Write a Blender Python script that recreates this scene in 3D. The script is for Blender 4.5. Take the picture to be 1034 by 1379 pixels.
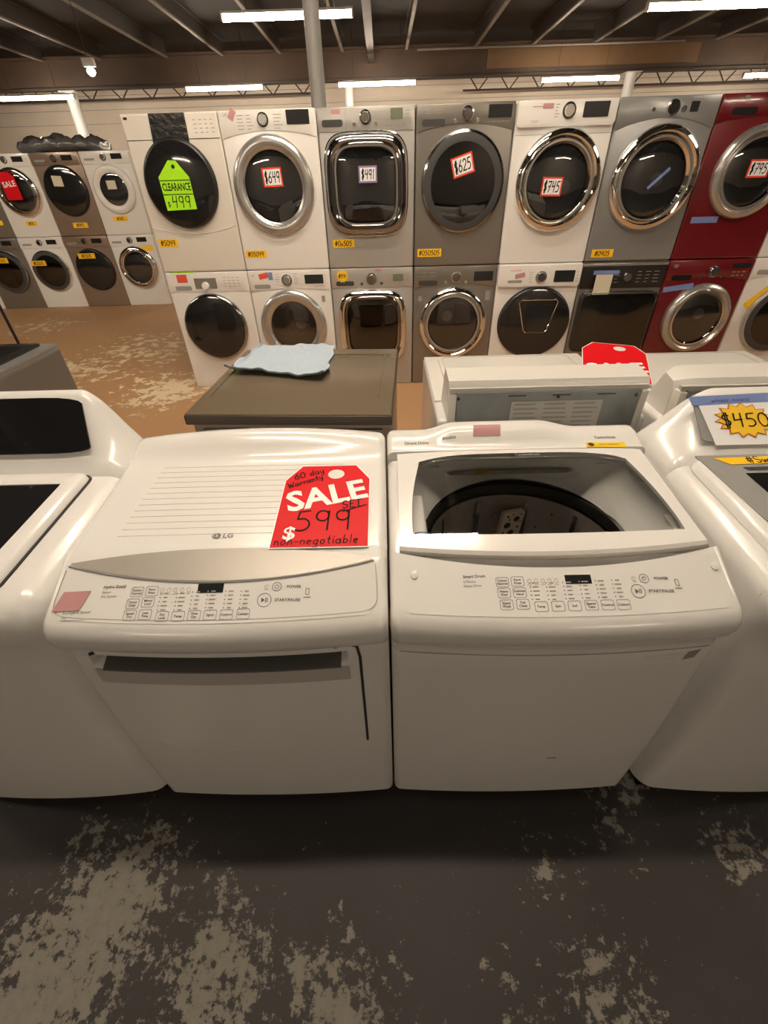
import bpy, bmesh, math, random
from mathutils import Vector, Matrix
random.seed(7)
PI = math.pi
for o in list(bpy.data.objects): bpy.data.objects.remove(o)
scene = bpy.context.scene
COL = scene.collection

# ------------------------------------------------------------------ camera
F, PITCH, ROLL, YAW, CAMH = 590.86, .6494, -.0303, -.0141, 1.5596
_r0 = Vector((math.cos(YAW), -math.sin(YAW), 0)); _f0 = Vector((math.sin(YAW), math.cos(YAW), 0)); _z = Vector((0, 0, 1))
_fw = _f0*math.cos(PITCH) - _z*math.sin(PITCH); _u0 = _f0*math.sin(PITCH) + _z*math.cos(PITCH)
CR = _r0*math.cos(ROLL) + _u0*math.sin(ROLL); CU = _u0*math.cos(ROLL) - _r0*math.sin(ROLL)
CAM = Vector((0, 0, CAMH))
cd = bpy.data.cameras.new('camera'); cam = bpy.data.objects.new('camera', cd); COL.objects.link(cam)
cd.sensor_fit = 'HORIZONTAL'; cd.sensor_width = 36; cd.lens = F/1034*36; cd.clip_start = .05; cd.clip_end = 100
m = Matrix.Identity(4)
for i in range(3): m[i][0] = CR[i]; m[i][1] = CU[i]; m[i][2] = -_fw[i]; m[i][3] = CAM[i]
cam.matrix_world = m
scene.camera = cam
def ray(x, y): return _fw + CR*((x-517)/F) - CU*((y-689.5)/F)
def onz(x, y, z): d = ray(x, y); return CAM + d*((z-CAMH)/d.z)
def ony(x, y, Y): d = ray(x, y); return CAM + d*(Y/d.y)

# ------------------------------------------------------------------ world, exposure
w = bpy.data.worlds.new('world'); scene.world = w; w.use_nodes = True
w.node_tree.nodes['Background'].inputs[0].default_value = (.9, .95, 1, 1)
w.node_tree.nodes['Background'].inputs[1].default_value = .02
vs = scene.view_settings
vs.view_transform = 'Standard'; vs.look = 'None'; vs.gamma = 1; vs.exposure = 0.28; vs.use_curve_mapping = False
LAMP = (1.0, .835, .645); LAMP_POWER = 72      # fluorescent tube colour and radiance

# ------------------------------------------------------------------ materials
MATS = {}
def nt(name):
    mt = bpy.data.materials.new(name); mt.use_nodes = True
    return mt, mt.node_tree.nodes, mt.node_tree.links, mt.node_tree.nodes['Principled BSDF']
def mat(name, col, rough=.4, metal=0, coat=0, var=.04, scale=30, bump=0, bscale=200, spec=.5):
    mt, N, L, b = nt(name)
    tc = N.new('ShaderNodeTexCoord')
    nz = N.new('ShaderNodeTexNoise'); nz.inputs['Scale'].default_value = scale; nz.inputs['Detail'].default_value = 3
    L.new(tc.outputs['Object'], nz.inputs['Vector'])
    mx = N.new('ShaderNodeMix'); mx.data_type = 'RGBA'
    c = col if len(col) == 3 else col[:3]
    mx.inputs[6].default_value = tuple(max(0, v*(1-var)) for v in c)+(1,); mx.inputs[7].default_value = tuple(min(1, v*(1+var)) for v in c)+(1,)
    L.new(nz.outputs['Fac'], mx.inputs[0]); L.new(mx.outputs[2], b.inputs['Base Color'])
    b.inputs['Roughness'].default_value = rough; b.inputs['Metallic'].default_value = metal
    b.inputs['Coat Weight'].default_value = coat; b.inputs['Coat Roughness'].default_value = .08
    b.inputs['Specular IOR Level'].default_value = spec
    if bump:
        n2 = N.new('ShaderNodeTexNoise'); n2.inputs['Scale'].default_value = bscale; L.new(tc.outputs['Object'], n2.inputs['Vector'])
        bp = N.new('ShaderNodeBump'); bp.inputs['Strength'].default_value = bump; bp.inputs['Distance'].default_value = .01
        L.new(n2.outputs['Fac'], bp.inputs['Height']); L.new(bp.outputs['Normal'], b.inputs['Normal'])
    MATS[name] = mt
    return mt
def glassmat(name, tint, fac=.08, rough=.02):
    mt = bpy.data.materials.new(name); mt.use_nodes = True
    N = mt.node_tree.nodes; L = mt.node_tree.links; N.remove(N['Principled BSDF']); out = N['Material Output']
    tr = N.new('ShaderNodeBsdfTransparent'); tr.inputs[0].default_value = tuple(tint)+(1,)
    gl = N.new('ShaderNodeBsdfGlossy'); gl.inputs['Roughness'].default_value = rough; gl.inputs[0].default_value = (1, 1, 1, 1)
    lw = N.new('ShaderNodeFresnel'); lw.inputs['IOR'].default_value = 1.45
    ad = N.new('ShaderNodeMath'); ad.operation = 'ADD'; ad.inputs[1].default_value = fac-.04; ad.use_clamp = True; L.new(lw.outputs[0], ad.inputs[0])
    mx = N.new('ShaderNodeMixShader'); L.new(ad.outputs[0], mx.inputs[0]); L.new(tr.outputs[0], mx.inputs[1]); L.new(gl.outputs[0], mx.inputs[2])
    L.new(mx.outputs[0], out.inputs[0]); MATS[name] = mt
def emis(name, col, st):
    mt = bpy.data.materials.new(name); mt.use_nodes = True
    b = mt.node_tree.nodes['Principled BSDF']; b.inputs['Base Color'].default_value = (1, 1, 1, 1)
    b.inputs['Emission Color'].default_value = tuple(col)+(1,); b.inputs['Emission Strength'].default_value = st; MATS[name] = mt

mat('white', (.80, .79, .77), .22, coat=.3, var=.015, scale=8)
mat('white_warm', (.76, .74, .70), .3, coat=.2, var=.02, scale=8)
mat('white_old', (.72, .69, .63), .35, coat=.1, var=.03, scale=6)
mat('silver', (.50, .49, .47), .32, metal=.45, var=.03, scale=15)
mat('silver_trim', (.44, .41, .37), .38, metal=.35, var=.03, scale=60)
mat('graphite', (.27, .25, .225), .3, metal=.6, var=.05, scale=12)
mat('grey_steel', (.36, .37, .37), .28, metal=.55, var=.05, scale=12)
mat('champagne', (.31, .24, .19), .3, metal=.5, var=.05, scale=10)
mat('tan_top', (.165, .13, .09), .2, spec=.5, metal=0, coat=0, var=.03, scale=4)
mat('tan_dark', (.09, .07, .055), .35, metal=.3)
mat('red', (.14, .007, .011), .2, coat=.6, var=.06, scale=10)
mat('black_gloss', (.012, .012, .013), .08, coat=.5)
mat('black_satin', (.018, .017, .017), .3)
mat('dark_steel', (.055, .055, .058), .22, metal=.6)
mat('chrome', (.82, .81, .79), .06, metal=1, var=.01)
mat('dark_chrome', (.35, .35, .36), .1, metal=1, var=.01)
mat('ring_silver', (.52, .51, .49), .25, metal=.75, var=.02)
mat('grey_plastic', (.30, .30, .29), .4)
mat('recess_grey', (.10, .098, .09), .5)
mat('lip_grey', (.50, .48, .45), .4)
mat('dark_plastic', (.05, .05, .05), .4)
mat('tub_grey', (.90, .90, .88), .4, var=.05, scale=14)
mat('basket', (.50, .46, .42), .35, metal=.3, var=.25, scale=40)
mat('hub_tan', (.88, .74, .58), .4, metal=0, var=.1)
mat('galv', (.27, .29, .29), .38, metal=.5, var=.25, scale=18)
mat('lcd', (.02, .022, .024), .12)
mat('lcd_green', (.17, .19, .13), .2)
mat('panel_ink', (.10, .10, .10), .5)
mat('panel_grey_ink', (.33, .32, .31), .5)
mat('ink', (.012, .010, .012), .5, spec=.1)
mat('white_ink', (.90, .88, .86), .45)
mat('paper', (.84, .85, .87), .5, var=.01)
mat('paper_cream', (.68, .64, .5), .6)
mat('tag_red', (.70, .010, .016), .38, spec=.12, coat=0, var=.03)
mat('tag_green', (.42, .92, .01), .4, var=.02)
mat('border_red', (.75, .06, .03), .4)
mat('border_purple', (.28, .2, .42), .4)
mat('border_burst', (.55, .20, .04), .4)
mat('tape_orange', (1.0, .58, .01), .5, var=.04)
mat('tape_blue', (.17, .24, .50), .6, var=.05)
mat('tape_pink', (.52, .26, .27), .6, var=.05)
mat('sticker_red', (.75, .1, .06), .5)
mat('burst_yellow', (.92, .58, .03), .4, var=.05)
mat('label_yellow', (.90, .62, .02), .4)
mat('label_grey', (.52, .50, .47), .6)
mat('logo_blue', (.06, .08, .28), .4)
mat('towel', (.54, .65, .77), .95, var=.12, scale=90, bump=.6, bscale=420)
mat('towel_dark', (.12, .15, .17), .95, var=.12, scale=90)
mat('plastic_wrap', (.13, .13, .13), .22, coat=.6, bump=1.0, bscale=22)
mat('black_film', (.010, .010, .011), .22, bump=.25, bscale=30)
mat('drum_steel', (.26, .26, .265), .35, metal=.5, var=.15, scale=40)
mat('seam', (.03, .028, .026), .7)
mat('seam_soft', (.38, .36, .34), .6)
mat('column_grey', (.42, .42, .41), .5, var=.06, scale=5)
mat('column_white', (.72, .74, .76), .5, var=.04, scale=5)
mat('lamp_white', (.7, .68, .62), .5)
mat('girder', (.062, .038, .024), .7, var=.5, scale=.8)
mat('girder_patch', (.15, .085, .038), .7, var=.25, scale=2)
mat('joist', (.06, .054, .05), .6, var=.2, scale=3)
mat('joist_light', (.24, .22, .20), .6, var=.3, scale=4)
mat('truss', (.045, .035, .03), .7, var=.2)
mat('ceiling_deck', (.022, .021, .023), .8, var=.5, scale=1.5, bump=.3, bscale=8)
mat('ridge', (.70, .675, .635), .4)
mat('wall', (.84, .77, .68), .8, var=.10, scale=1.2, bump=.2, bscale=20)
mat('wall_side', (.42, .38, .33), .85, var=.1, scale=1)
glassmat('lid_glass', (.97, .97, .96), .06)
glassmat('door_glass', (.34, .34, .35), .12)
glassmat('door_glass_dark', (.09, .09, .095), .09)
glassmat('lid_smoked', (.16, .15, .15), .09)
emis('tube', LAMP, LAMP_POWER)
emis('bulb', (.8, 1, .95), 12)

def floor_material():
    mt, N, L, b = nt('floor_paint')
    tc = N.new('ShaderNodeTexCoord')
    def noise(sc, det=6, ro=.6):
        n = N.new('ShaderNodeTexNoise'); n.inputs['Scale'].default_value = sc; n.inputs['Detail'].default_value = det; n.inputs['Roughness'].default_value = ro
        L.new(tc.outputs['Object'], n.inputs['Vector']); return n.outputs['Fac']
    def math_(op, a, c, clamp=False):
        n = N.new('ShaderNodeMath'); n.operation = op; n.use_clamp = clamp
        for i, v in enumerate((a, c)):
            if isinstance(v, (int, float)): n.inputs[i].default_value = v
            else: L.new(v, n.inputs[i])
        return n.outputs[0]
    def ramp(v, a, c):
        n = N.new('ShaderNodeMapRange'); n.inputs[1].default_value = a; n.inputs[2].default_value = c; L.new(v, n.inputs[0]); return n.outputs[0]
    # worn places: where the paint has come off (centre x, y, radius, amount)
    amount = None
    for (x, y, r, k) in [(-.80, .30, .34, .20), (-.88, .10, .36, .20), (-.46, .18, .24, .17), (-.13, .12, .26, .17), (.49, .14, .20, .16), (.42, .36, .16, .09), (.66, .46, .20, .12), (.98, .42, .22, .12), (.72, .62, .2, .16), (.3, .1, .3, .09),
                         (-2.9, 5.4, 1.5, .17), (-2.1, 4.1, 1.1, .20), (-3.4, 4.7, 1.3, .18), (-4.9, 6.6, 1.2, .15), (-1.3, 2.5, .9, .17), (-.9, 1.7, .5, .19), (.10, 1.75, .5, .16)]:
        d = N.new('ShaderNodeVectorMath'); d.operation = 'DISTANCE'; L.new(tc.outputs['Object'], d.inputs[0]); d.inputs[1].default_value = (x, y, 0)
        n = N.new('ShaderNodeMapRange'); n.inputs[1].default_value = r; n.inputs[2].default_value = 0; n.inputs[3].default_value = 0; n.inputs[4].default_value = k
        L.new(d.outputs['Value'], n.inputs[0])
        amount = n.outputs[0] if amount is None else math_('MAXIMUM', amount, n.outputs[0])
    low = noise(2.1, 3); fine = noise(34, 8, .7); mid = noise(9, 6, .65)
    s = math_('ADD', math_('MULTIPLY', low, .16), math_('ADD', math_('MULTIPLY', fine, .56), math_('MULTIPLY', mid, .28)))
    s = math_('ADD', s, amount)
    fleck = ramp(math_('ADD', noise(46, 4, .55), math_('MULTIPLY', noise(5, 2, .5), .32)), .872, .90)
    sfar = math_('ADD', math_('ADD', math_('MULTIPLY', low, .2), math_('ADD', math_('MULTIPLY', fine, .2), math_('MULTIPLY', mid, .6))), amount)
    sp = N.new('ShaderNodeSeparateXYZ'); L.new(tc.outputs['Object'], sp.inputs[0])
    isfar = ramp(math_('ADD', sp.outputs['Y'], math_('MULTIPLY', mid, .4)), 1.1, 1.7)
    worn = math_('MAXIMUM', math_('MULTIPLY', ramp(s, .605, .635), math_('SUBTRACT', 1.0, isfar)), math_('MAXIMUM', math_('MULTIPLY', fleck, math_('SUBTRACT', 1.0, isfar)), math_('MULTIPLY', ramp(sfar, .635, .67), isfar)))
    dusty = ramp(noise(1.3, 4), .35, .7)
    mx = N.new('ShaderNodeMix'); mx.data_type = 'RGBA'; mx.inputs[6].default_value = (.036, .032, .031, 1); mx.inputs[7].default_value = (.052, .047, .044, 1); L.new(dusty, mx.inputs[0])
    br = N.new('ShaderNodeMix'); br.data_type = 'RGBA'; br.inputs[7].default_value = (.50, .29, .145, 1)   # brown aisle behind, its stronger light painted into the colour
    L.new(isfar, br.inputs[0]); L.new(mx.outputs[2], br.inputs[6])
    cc = N.new('ShaderNodeMix'); cc.data_type = 'RGBA'; cc.inputs[6].default_value = (.17, .16, .14, 1); cc.inputs[7].default_value = (.33, .305, .26, 1); L.new(fine, cc.inputs[0])
    fx = N.new('ShaderNodeMix'); fx.data_type = 'RGBA'; L.new(worn, fx.inputs[0]); L.new(br.outputs[2], fx.inputs[6])
    c2 = N.new('ShaderNodeMix'); c2.data_type = 'RGBA'; L.new(isfar, c2.inputs[0]); L.new(cc.outputs[2], c2.inputs[6]); c2.inputs[7].default_value = (.78, .63, .43, 1); L.new(c2.outputs[2], fx.inputs[7])  # aisle wear gets a brighter colour too, carrying the stronger light there
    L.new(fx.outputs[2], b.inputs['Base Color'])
    L.new(ramp(worn, -1.2, 1.0), b.inputs['Roughness']); b.inputs['Specular IOR Level'].default_value = .35
    bp = N.new('ShaderNodeBump'); bp.inputs['Strength'].default_value = .35; bp.inputs['Distance'].default_value = .004
    L.new(math_('SUBTRACT', fine, worn), bp.inputs['Height']); L.new(bp.outputs['Normal'], b.inputs['Normal'])
    MATS['floor_paint'] = mt
floor_material()

# ------------------------------------------------------------------ mesh helpers
class MB:
    def __init__(s): s.v = []; s.f = []
    def add(s, vs_, fs):
        n = len(s.v); s.v += [tuple(v) for v in vs_]; s.f += [tuple(i+n for i in f) for f in fs]; return s
    def box(s, x0, x1, y0, y1, z0, z1):
        return s.add([(x0, y0, z0), (x1, y0, z0), (x1, y1, z0), (x0, y1, z0), (x0, y0, z1), (x1, y0, z1), (x1, y1, z1), (x0, y1, z1)],
                     [(0, 3, 2, 1), (4, 5, 6, 7), (0, 1, 5, 4), (1, 2, 6, 5), (2, 3, 7, 6), (3, 0, 4, 7)])
    def loft(s, loops, cap0=False, cap1=False, flip=False):
        n = len(loops[0]); vs_ = [p for l in loops for p in l]; fs = []
        for i in range(len(loops)-1):
            for j in range(n):
                k = (j+1) % n; q = (i*n+j, i*n+k, (i+1)*n+k, (i+1)*n+j); fs.append(q[::-1] if flip else q)
        if cap0: fs.append(tuple(range(n)) if flip else tuple(range(n))[::-1])
        if cap1:
            t = tuple((len(loops)-1)*n+j for j in range(n)); fs.append(t[::-1] if flip else t)
        return s.add(vs_, fs)
    def prism(s, poly, a, b, axis='y'):
        # polygon (u, v) extruded: axis y -> (u, t, v); axis z -> (u, v, t); axis x -> (t, u, v)
        fn = {'y': lambda u, v, t: (u, t, v), 'z': lambda u, v, t: (u, v, t), 'x': lambda u, v, t: (t, u, v)}[axis]
        return s.loft([[fn(u, v, a) for u, v in poly], [fn(u, v, b) for u, v in poly]], True, True)
    def grid(s, rows):
        n = len(rows[0]); return s.add([p for r in rows for p in r], [(i*n+j, i*n+j+1, (i+1)*n+j+1, (i+1)*n+j) for i in range(len(rows)-1) for j in range(n-1)])
    def tube(s, pts, r, n=6):
        pts = [Vector(p) for p in pts]; loops = []
        for i, p in enumerate(pts):
            d = (pts[min(i+1, len(pts)-1)]-pts[max(i-1, 0)]).normalized()
            a = d.orthogonal().normalized() if i == 0 else (a - d*a.dot(d)).normalized()
            b = d.cross(a); loops.append([p + (a*math.cos(2*PI*k/n)+b*math.sin(2*PI*k/n))*r for k in range(n)])
        return s.loft(loops, True, True)
    def build(s, name, mt, parent=None, smooth=0, bevel=0, seg=2, fix=True, loc=None):
        me = bpy.data.meshes.new(name); me.from_pydata(s.v, [], s.f)
        bm = bmesh.new(); bm.from_mesh(me)
        if fix: bmesh.ops.recalc_face_normals(bm, faces=bm.faces)
        if bevel:
            ed = [e for e in bm.edges if len(e.link_faces) == 2 and e.calc_face_angle(0) > .6]
            bmesh.ops.bevel(bm, geom=ed, offset=bevel, segments=seg, affect='EDGES', profile=.6)
        if smooth or bevel:
            th = math.radians(smooth or 45)
            for f in bm.faces: f.smooth = True
            for e in bm.edges:
                if len(e.link_faces) == 2 and e.calc_face_angle(0) > th: e.smooth = False
        bm.to_mesh(me); bm.free()
        me.materials.append(MATS[mt])
        o = bpy.data.objects.new(name, me); COL.objects.link(o)
        if parent: o.parent = parent
        if loc: o.location = loc
        return o
def tag(o, label, cat, group=None):
    o['label'] = label; o['category'] = cat
    if group: o['group'] = group
    return o
def thing(name, label, cat, loc=(0, 0, 0), rz=0, group=None):
    o = bpy.data.objects.new(name, None); COL.objects.link(o); o.empty_display_size = .1
    o.location = loc; o.rotation_euler = (0, 0, rz); return tag(o, label, cat, group)
def struct(o): o['kind'] = 'structure'; return o

def sel(a, b, n, k=48, cx=0, cy=0):      # superellipse loop
    out = []
    for i in range(k):
        t = 2*PI*i/k; c, s_ = math.cos(t), math.sin(t)
        out.append((cx+a*math.copysign(abs(c)**(2/n), c), cy+b*math.copysign(abs(s_)**(2/n), s_)))
    return out
def rrect(x0, x1, y0, y1, r, k=4):
    out = []
    for cx, cy, a in ((x1-r, y0+r, -PI/2), (x1-r, y1-r, 0), (x0+r, y1-r, PI/2), (x0+r, y0+r, PI)):
        for i in range(k+1): out.append((cx+r*math.cos(a+PI/2*i/k), cy+r*math.sin(a+PI/2*i/k)))
    return out

# ---- flat 2D print: (verts2d, faces)
_tx = {}
def text2d(s, size=1, align='CENTER', bold=0):
    key = (s, align, bold)
    if key not in _tx:
        c = bpy.data.curves.new('t', 'FONT'); c.body = s; c.size = 1; c.align_x = align; c.align_y = 'CENTER'; c.resolution_u = 2; c.offset = bold; c.fill_mode = 'FRONT'
        o = bpy.data.objects.new('t', c); me = bpy.data.meshes.new_from_object(o)
        _tx[key] = ([tuple(v.co[:2]) for v in me.vertices], [tuple(p.vertices) for p in me.polygons])
        bpy.data.objects.remove(o); bpy.data.curves.remove(c); bpy.data.meshes.remove(me)
    v, f = _tx[key]; return [(a*size, b*size) for a, b in v], f
def arc(cx, cy, rx, ry, a0, a1, n=8): return [(cx+rx*math.cos(math.radians(a0+(a1-a0)*i/n)), cy+ry*math.sin(math.radians(a0+(a1-a0)*i/n))) for i in range(n+1)]
GL = {
 '0': (.6, [arc(.28, .5, .27, .5, 80, 440, 14)]), '1': (.3, [[(.1, .8), (.18, 1), (.16, 0)]]), '2': (.6, [arc(.27, .72, .24, .27, 160, -30, 8)+[(.02, .02), (.55, .03)]]),
 '4': (.62, [[(.1, 1), (.05, .5), (.5, .55)], [(.47, 1), (.42, 0)]]), '5': (.6, [[(.5, 1), (.12, .96), (.08, .58)]+arc(.2, .32, .3, .3, 80, -120, 9)]),
 '6': (.6, [[(.45, 1), (.15, .6)]+arc(.27, .28, .24, .27, 160, 500, 12)]), '7': (.6, [[(.03, .95), (.52, 1), (.25, 0)], [(.15, .5), (.45, .55)]]),
 '9': (.6, [arc(.24, .72, .22, .26, 20, 380, 12)+[(.46, .95), (.42, 0)]]), '$': (.55, [arc(.25, .72, .2, .2, 40, 270, 8)+arc(.25, .32, .2, .2, 90, -140, 8), [(.2, 1.08), (.2, -.08)], [(.32, 1.08), (.32, -.08)]]),
 '#': (.6, [[(.2, 1), (.12, 0)], [(.42, 1), (.36, 0)], [(0, .66), (.55, .7)], [(0, .32), (.5, .36)]]),
 'd': (.5, [arc(.2, .25, .19, .25, 30, 380, 10), [(.4, 1), (.4, 0)]]), 'a': (.5, [arc(.2, .25, .19, .25, 30, 380, 10), [(.4, .5), (.42, 0)]]),
 'y': (.48, [[(.03, .5), (.1, .1), (.3, .1), (.38, .5)], [(.38, .5), (.35, -.3), (.1, -.35)]]), 'W': (.8, [[(.02, .9), (.15, 0), (.35, .6), (.55, 0), (.72, .95)]]),
 'r': (.36, [[(.05, .5), (.08, 0)], [(.08, .35), (.2, .5), (.32, .45)]]), 'n': (.46, [[(.05, .5), (.05, 0)], [(.05, .35), (.2, .5), (.35, .4), (.38, 0)]]),
 't': (.36, [[(.15, .9), (.15, .1), (.3, .02)], [(0, .55), (.32, .58)]]), 'o': (.46, [arc(.2, .25, .18, .24, 60, 420, 10)]), 'e': (.45, [[(.04, .25), (.36, .3)]+arc(.2, .25, .17, .24, 10, 310, 9)]),
 'g': (.48, [arc(.2, .25, .18, .24, 30, 380, 10), [(.38, .5), (.36, -.3), (.08, -.3)]]), 'i': (.2, [[(.08, .5), (.1, 0)], [(.09, .75), (.1, .8)]]), 'b': (.46, [[(.05, 1), (.05, 0)], arc(.22, .25, .17, .24, 150, -170, 9)]),
 'l': (.2, [[(.08, 1), (.1, 0)]]), '-': (.4, [[(.05, .3), (.32, .32)]]), ' ': (.35, []), 'S': (.55, [arc(.25, .74, .22, .24, 30, 270, 8)+arc(.25, .26, .23, .24, 90, -150, 8)]),
 'E': (.5, [[(.45, 1), (.06, .97), (.05, 0), (.45, .03)], [(.06, .5), (.35, .52)]]), 'T': (.5, [[(0, .95), (.5, 1)], [(.25, .97), (.22, 0)]]), 'w': (.6, [[(.02, .55), (.12, 0), (.28, .45), (.42, 0), (.54, .55)]]),
 'Q': (.62, [arc(.28, .45, .26, .42, 90, 450, 12), [(.35, .2), (.55, 0)]]), 'M': (.7, [[(.04, 0), (.08, 1), (.3, .4), (.52, 1), (.58, 0)]]),
}
def stroke2d(lines, wd):
    v = []; f = []
    for ln in lines:
        for i in range(len(ln)-1):
            a = Vector(ln[i]); b = Vector(ln[i+1]); d = (b-a)
            if d.length < 1e-6: continue
            d = d.normalized(); nrm = Vector((-d.y, d.x))*wd/2; e = d*wd*.35; n = len(v)
            v += [tuple(a-e-nrm), tuple(b+e-nrm), tuple(b+e+nrm), tuple(a-e+nrm)]; f.append((n, n+1, n+2, n+3))
    return v, f
def hand2d(s, size, wd, cx=0, cy=0, rot=0, slant=.1):
    x = 0; ls = []
    for ch in s:
        wch, gl = GL.get(ch, GL['o'])
        for g in gl: ls.append([((x+a+slant*b)*size, (b-.5)*size) for a, b in g])
        x += wch+.1
    tw = x*size; c, n = math.cos(rot), math.sin(rot)
    ls = [[((a-tw/2)*c-b*n+cx, (a-tw/2)*n+b*c+cy) for a, b in l] for l in ls]
    return stroke2d(ls, wd)
def mv(p, dx=0, dy=0, rot=0, sx=1, sy=1):
    c, n = math.cos(rot), math.sin(rot); return [(a*sx*c-b*sy*n+dx, a*sx*n+b*sy*c+dy) for a, b in p[0]], p[1]
def frame2d(outer, t):
    # ring between a loop and the same loop shrunk towards its centre
    cx = sum(p[0] for p in outer)/len(outer); cy = sum(p[1] for p in outer)/len(outer)
    w_ = max(p[0] for p in outer)-cx; h_ = max(p[1] for p in outer)-cy
    inner = [(cx+(x-cx)*(1-t/w_), cy+(y-cy)*(1-t/h_)) for x, y in outer]; n = len(outer)
    return outer+inner, [(i, (i+1) % n, n+(i+1) % n, n+i) for i in range(n)]
def poly2d(p): return list(p), [tuple(range(len(p)))]
def join2d(*ps):
    v = []; f = []
    for a, b in ps: n = len(v); v += a; f += [tuple(i+n for i in q) for q in b]
    return v, f
def put2d(p, fn): mb = MB(); mb.add([fn(u, v) for u, v in p[0]], p[1]); return mb
def patch(x0, x1, y0, y1, fn, nx=10, ny=4, sk=0):
    mb = MB(); mb.grid([[fn(x0+(x1-x0)*i/nx+sk*(j/ny), y0+(y1-y0)*j/ny) for i in range(nx+1)] for j in range(ny+1)]); return mb
def plane_fn(o, ux, uy, off=0):
    o, ux, uy = Vector(o), Vector(ux).normalized(), Vector(uy).normalized(); n = ux.cross(uy)
    return lambda u, v: tuple(o+ux*u+uy*v+n*off)
def front_fn(y): return lambda u, v: (u, y, v)

# ------------------------------------------------------------------ the building
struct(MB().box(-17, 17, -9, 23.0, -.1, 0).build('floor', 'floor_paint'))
struct(MB().box(-17, 17, -9, 23.0, 5.3, 5.4).build('ceiling', 'ceiling_deck'))
wb = struct(MB().box(-17, 17, 22.7, 23.0, 0, 5.3).build('wall_back', 'wall'))
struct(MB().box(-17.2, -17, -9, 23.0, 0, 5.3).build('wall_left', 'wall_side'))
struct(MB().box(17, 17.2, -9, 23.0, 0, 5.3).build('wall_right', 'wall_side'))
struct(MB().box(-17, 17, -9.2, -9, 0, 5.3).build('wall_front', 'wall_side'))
def joist(x):
    # I-section joist running away from the camera under the roof deck
    o = struct(MB().box(x-.02, x+.02, -8.9, 20.6, 4.94, 5.28).box(x-.08, x+.08, -8.9, 20.6, 5.26, 5.3).build('roof_joist', 'joist'))
    MB().box(x-.045, x+.045, -8.9, 20.6, 4.9, 4.94).build('bottom_flange', 'joist_light', o)
for x in (-15, -13, -11.1, -9.2, -7.0, -5.15, -3.25, -1.2, .9, 3.15, 5.0, 7.0, 9.0, 11.0, 13.0, 15): joist(x)
# wide flange beam over the gangway, near the tall column
o = struct(MB().box(-.36, -.16, -8.9, 20.6, 4.62, 4.66).box(-.30, -.22, -8.9, 20.6, 4.66, 5.3).build('roof_beam', 'joist'))
# main girder across the hall
g = struct(MB().box(-16.9, 16.9, 20.74, 20.82, 4.3, 5.0).box(-16.9, 16.9, 20.6, 20.95, 4.96, 5.02).build('roof_girder', 'girder'))
MB().box(-16.9, 16.9, 20.6, 20.95, 4.22, 4.28).build('bottom_flange', 'truss', g)
MB().box(3.6, 10.6, 20.725, 20.742, 4.42, 4.88).build('rust_panel', 'girder_patch', g)
struct(MB().tube([(1.2, 19.6, 4.74), (9.5, 19.6, 4.74)], .028, 8).build('ceiling_pipe', 'joist_light'))
def truss(x0, x1, y, zt, zb, step, slot):
    o = struct(MB().box(x0, x1, y-.05, y+.05, zt-.06, zt).build('roof_truss', 'truss'))
    MB().box(x0, x1, y-.04, y+.04, zb, zb+.05).build('bottom_chord', 'truss', o)
    n = int((x1-x0)/step)
    for i in range(n):
        xa = x0+i*step
        MB().tube([(xa, y, zt), (xa+step*.5, y, zb)], .022, 5).build('web_bar', 'truss', o)
        MB().tube([(xa+step*.5, y, zb), (xa+step, y, zt)], .022, 5).build('web_bar', 'truss', o)
truss(-16.5, -2, 21.8, 4.62, 4.06, 1.1, 0)
truss(3.0, 16.5, 21.8, 4.62, 4.0, 1.1, 0)
# block courses on the back wall
for i, z in enumerate((3.5, 3.9, 4.3)): MB().box(-16.9, 16.9, 22.694, 22.7, z, z+.015).build('mortar_joint', 'seam_soft', wb)

def column(x, y, r, mt, top, label, cat='column'):
    t = struct(thing('support_column', label, cat, (x, y, 0)))
    n = 20
    MB().loft([[(r*math.cos(2*PI*i/n), r*math.sin(2*PI*i/n), z) for i in range(n)] for z in (0, top)], True, True).build('shaft', mt, t, smooth=40)
    MB().box(-r*1.5, r*1.5, -r*1.5, r*1.5, 0, .02).build('base_plate', mt, t)
    MB().box(-r*1.5, r*1.5, -r*1.5, r*1.5, top-.02, top).build('cap_plate', mt, t)
    return t
column(-.82, 8.0, .10, 'column_grey', 5.28, 'thick grey steel support column rising behind the stacked silver dryer')
column(-10.75, 21.0, .19, 'column_white', 4.22, 'white pipe column standing behind the far stack of dryers')
column(-1.07, 20.78, .15, 'column_white', 4.22, 'thin white post far behind the stacked silver dryer')
column(8.53, 20.78, .17, 'column_white', 4.22, 'short stretch of white post above the stacked grey dryer')

# ------------------------------------------------------------------ strip lights
def strip_light(x, y, z, label, ln=2.44, group='fluorescent strip lights'):
    t = thing('strip_light', label, 'light', (x, y, z), 0, group)
    h = ln/2
    MB().prism([(-.035, .05), (-.05, .012), (.05, .012), (.035, .05)], -h, h, 'x').build('housing', 'lamp_white', t)
    MB().prism([(.048*math.cos(2*PI*i/14), -.036+.048*math.sin(2*PI*i/14)) for i in range(14)], -h+.03, h-.03, 'x').build('tube', 'tube', t, smooth=60)
    for e in (-1, 1): MB().box(min(e*h, e*(h-.03)), max(e*h, e*(h-.03)), -.05, .05, -.085, .03).build('end_cap', 'lamp_white', t)
    for xx in (-h*.6, h*.6): MB().tube([(xx, 0, .05), (xx, 0, 5.3-z)], .006, 5).build('hanger_rod', 'truss', t)
    return t
strip_light(-1.68, 12, 4.03, 'lit strip light crossing in front of the thick grey column')
strip_light(6.15, 12, 3.98, 'lit strip light above the stacked grey and red dryers')
strip_light(-10.85, 19, 3.89, 'lit strip light behind the top of the white pipe column')
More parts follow.
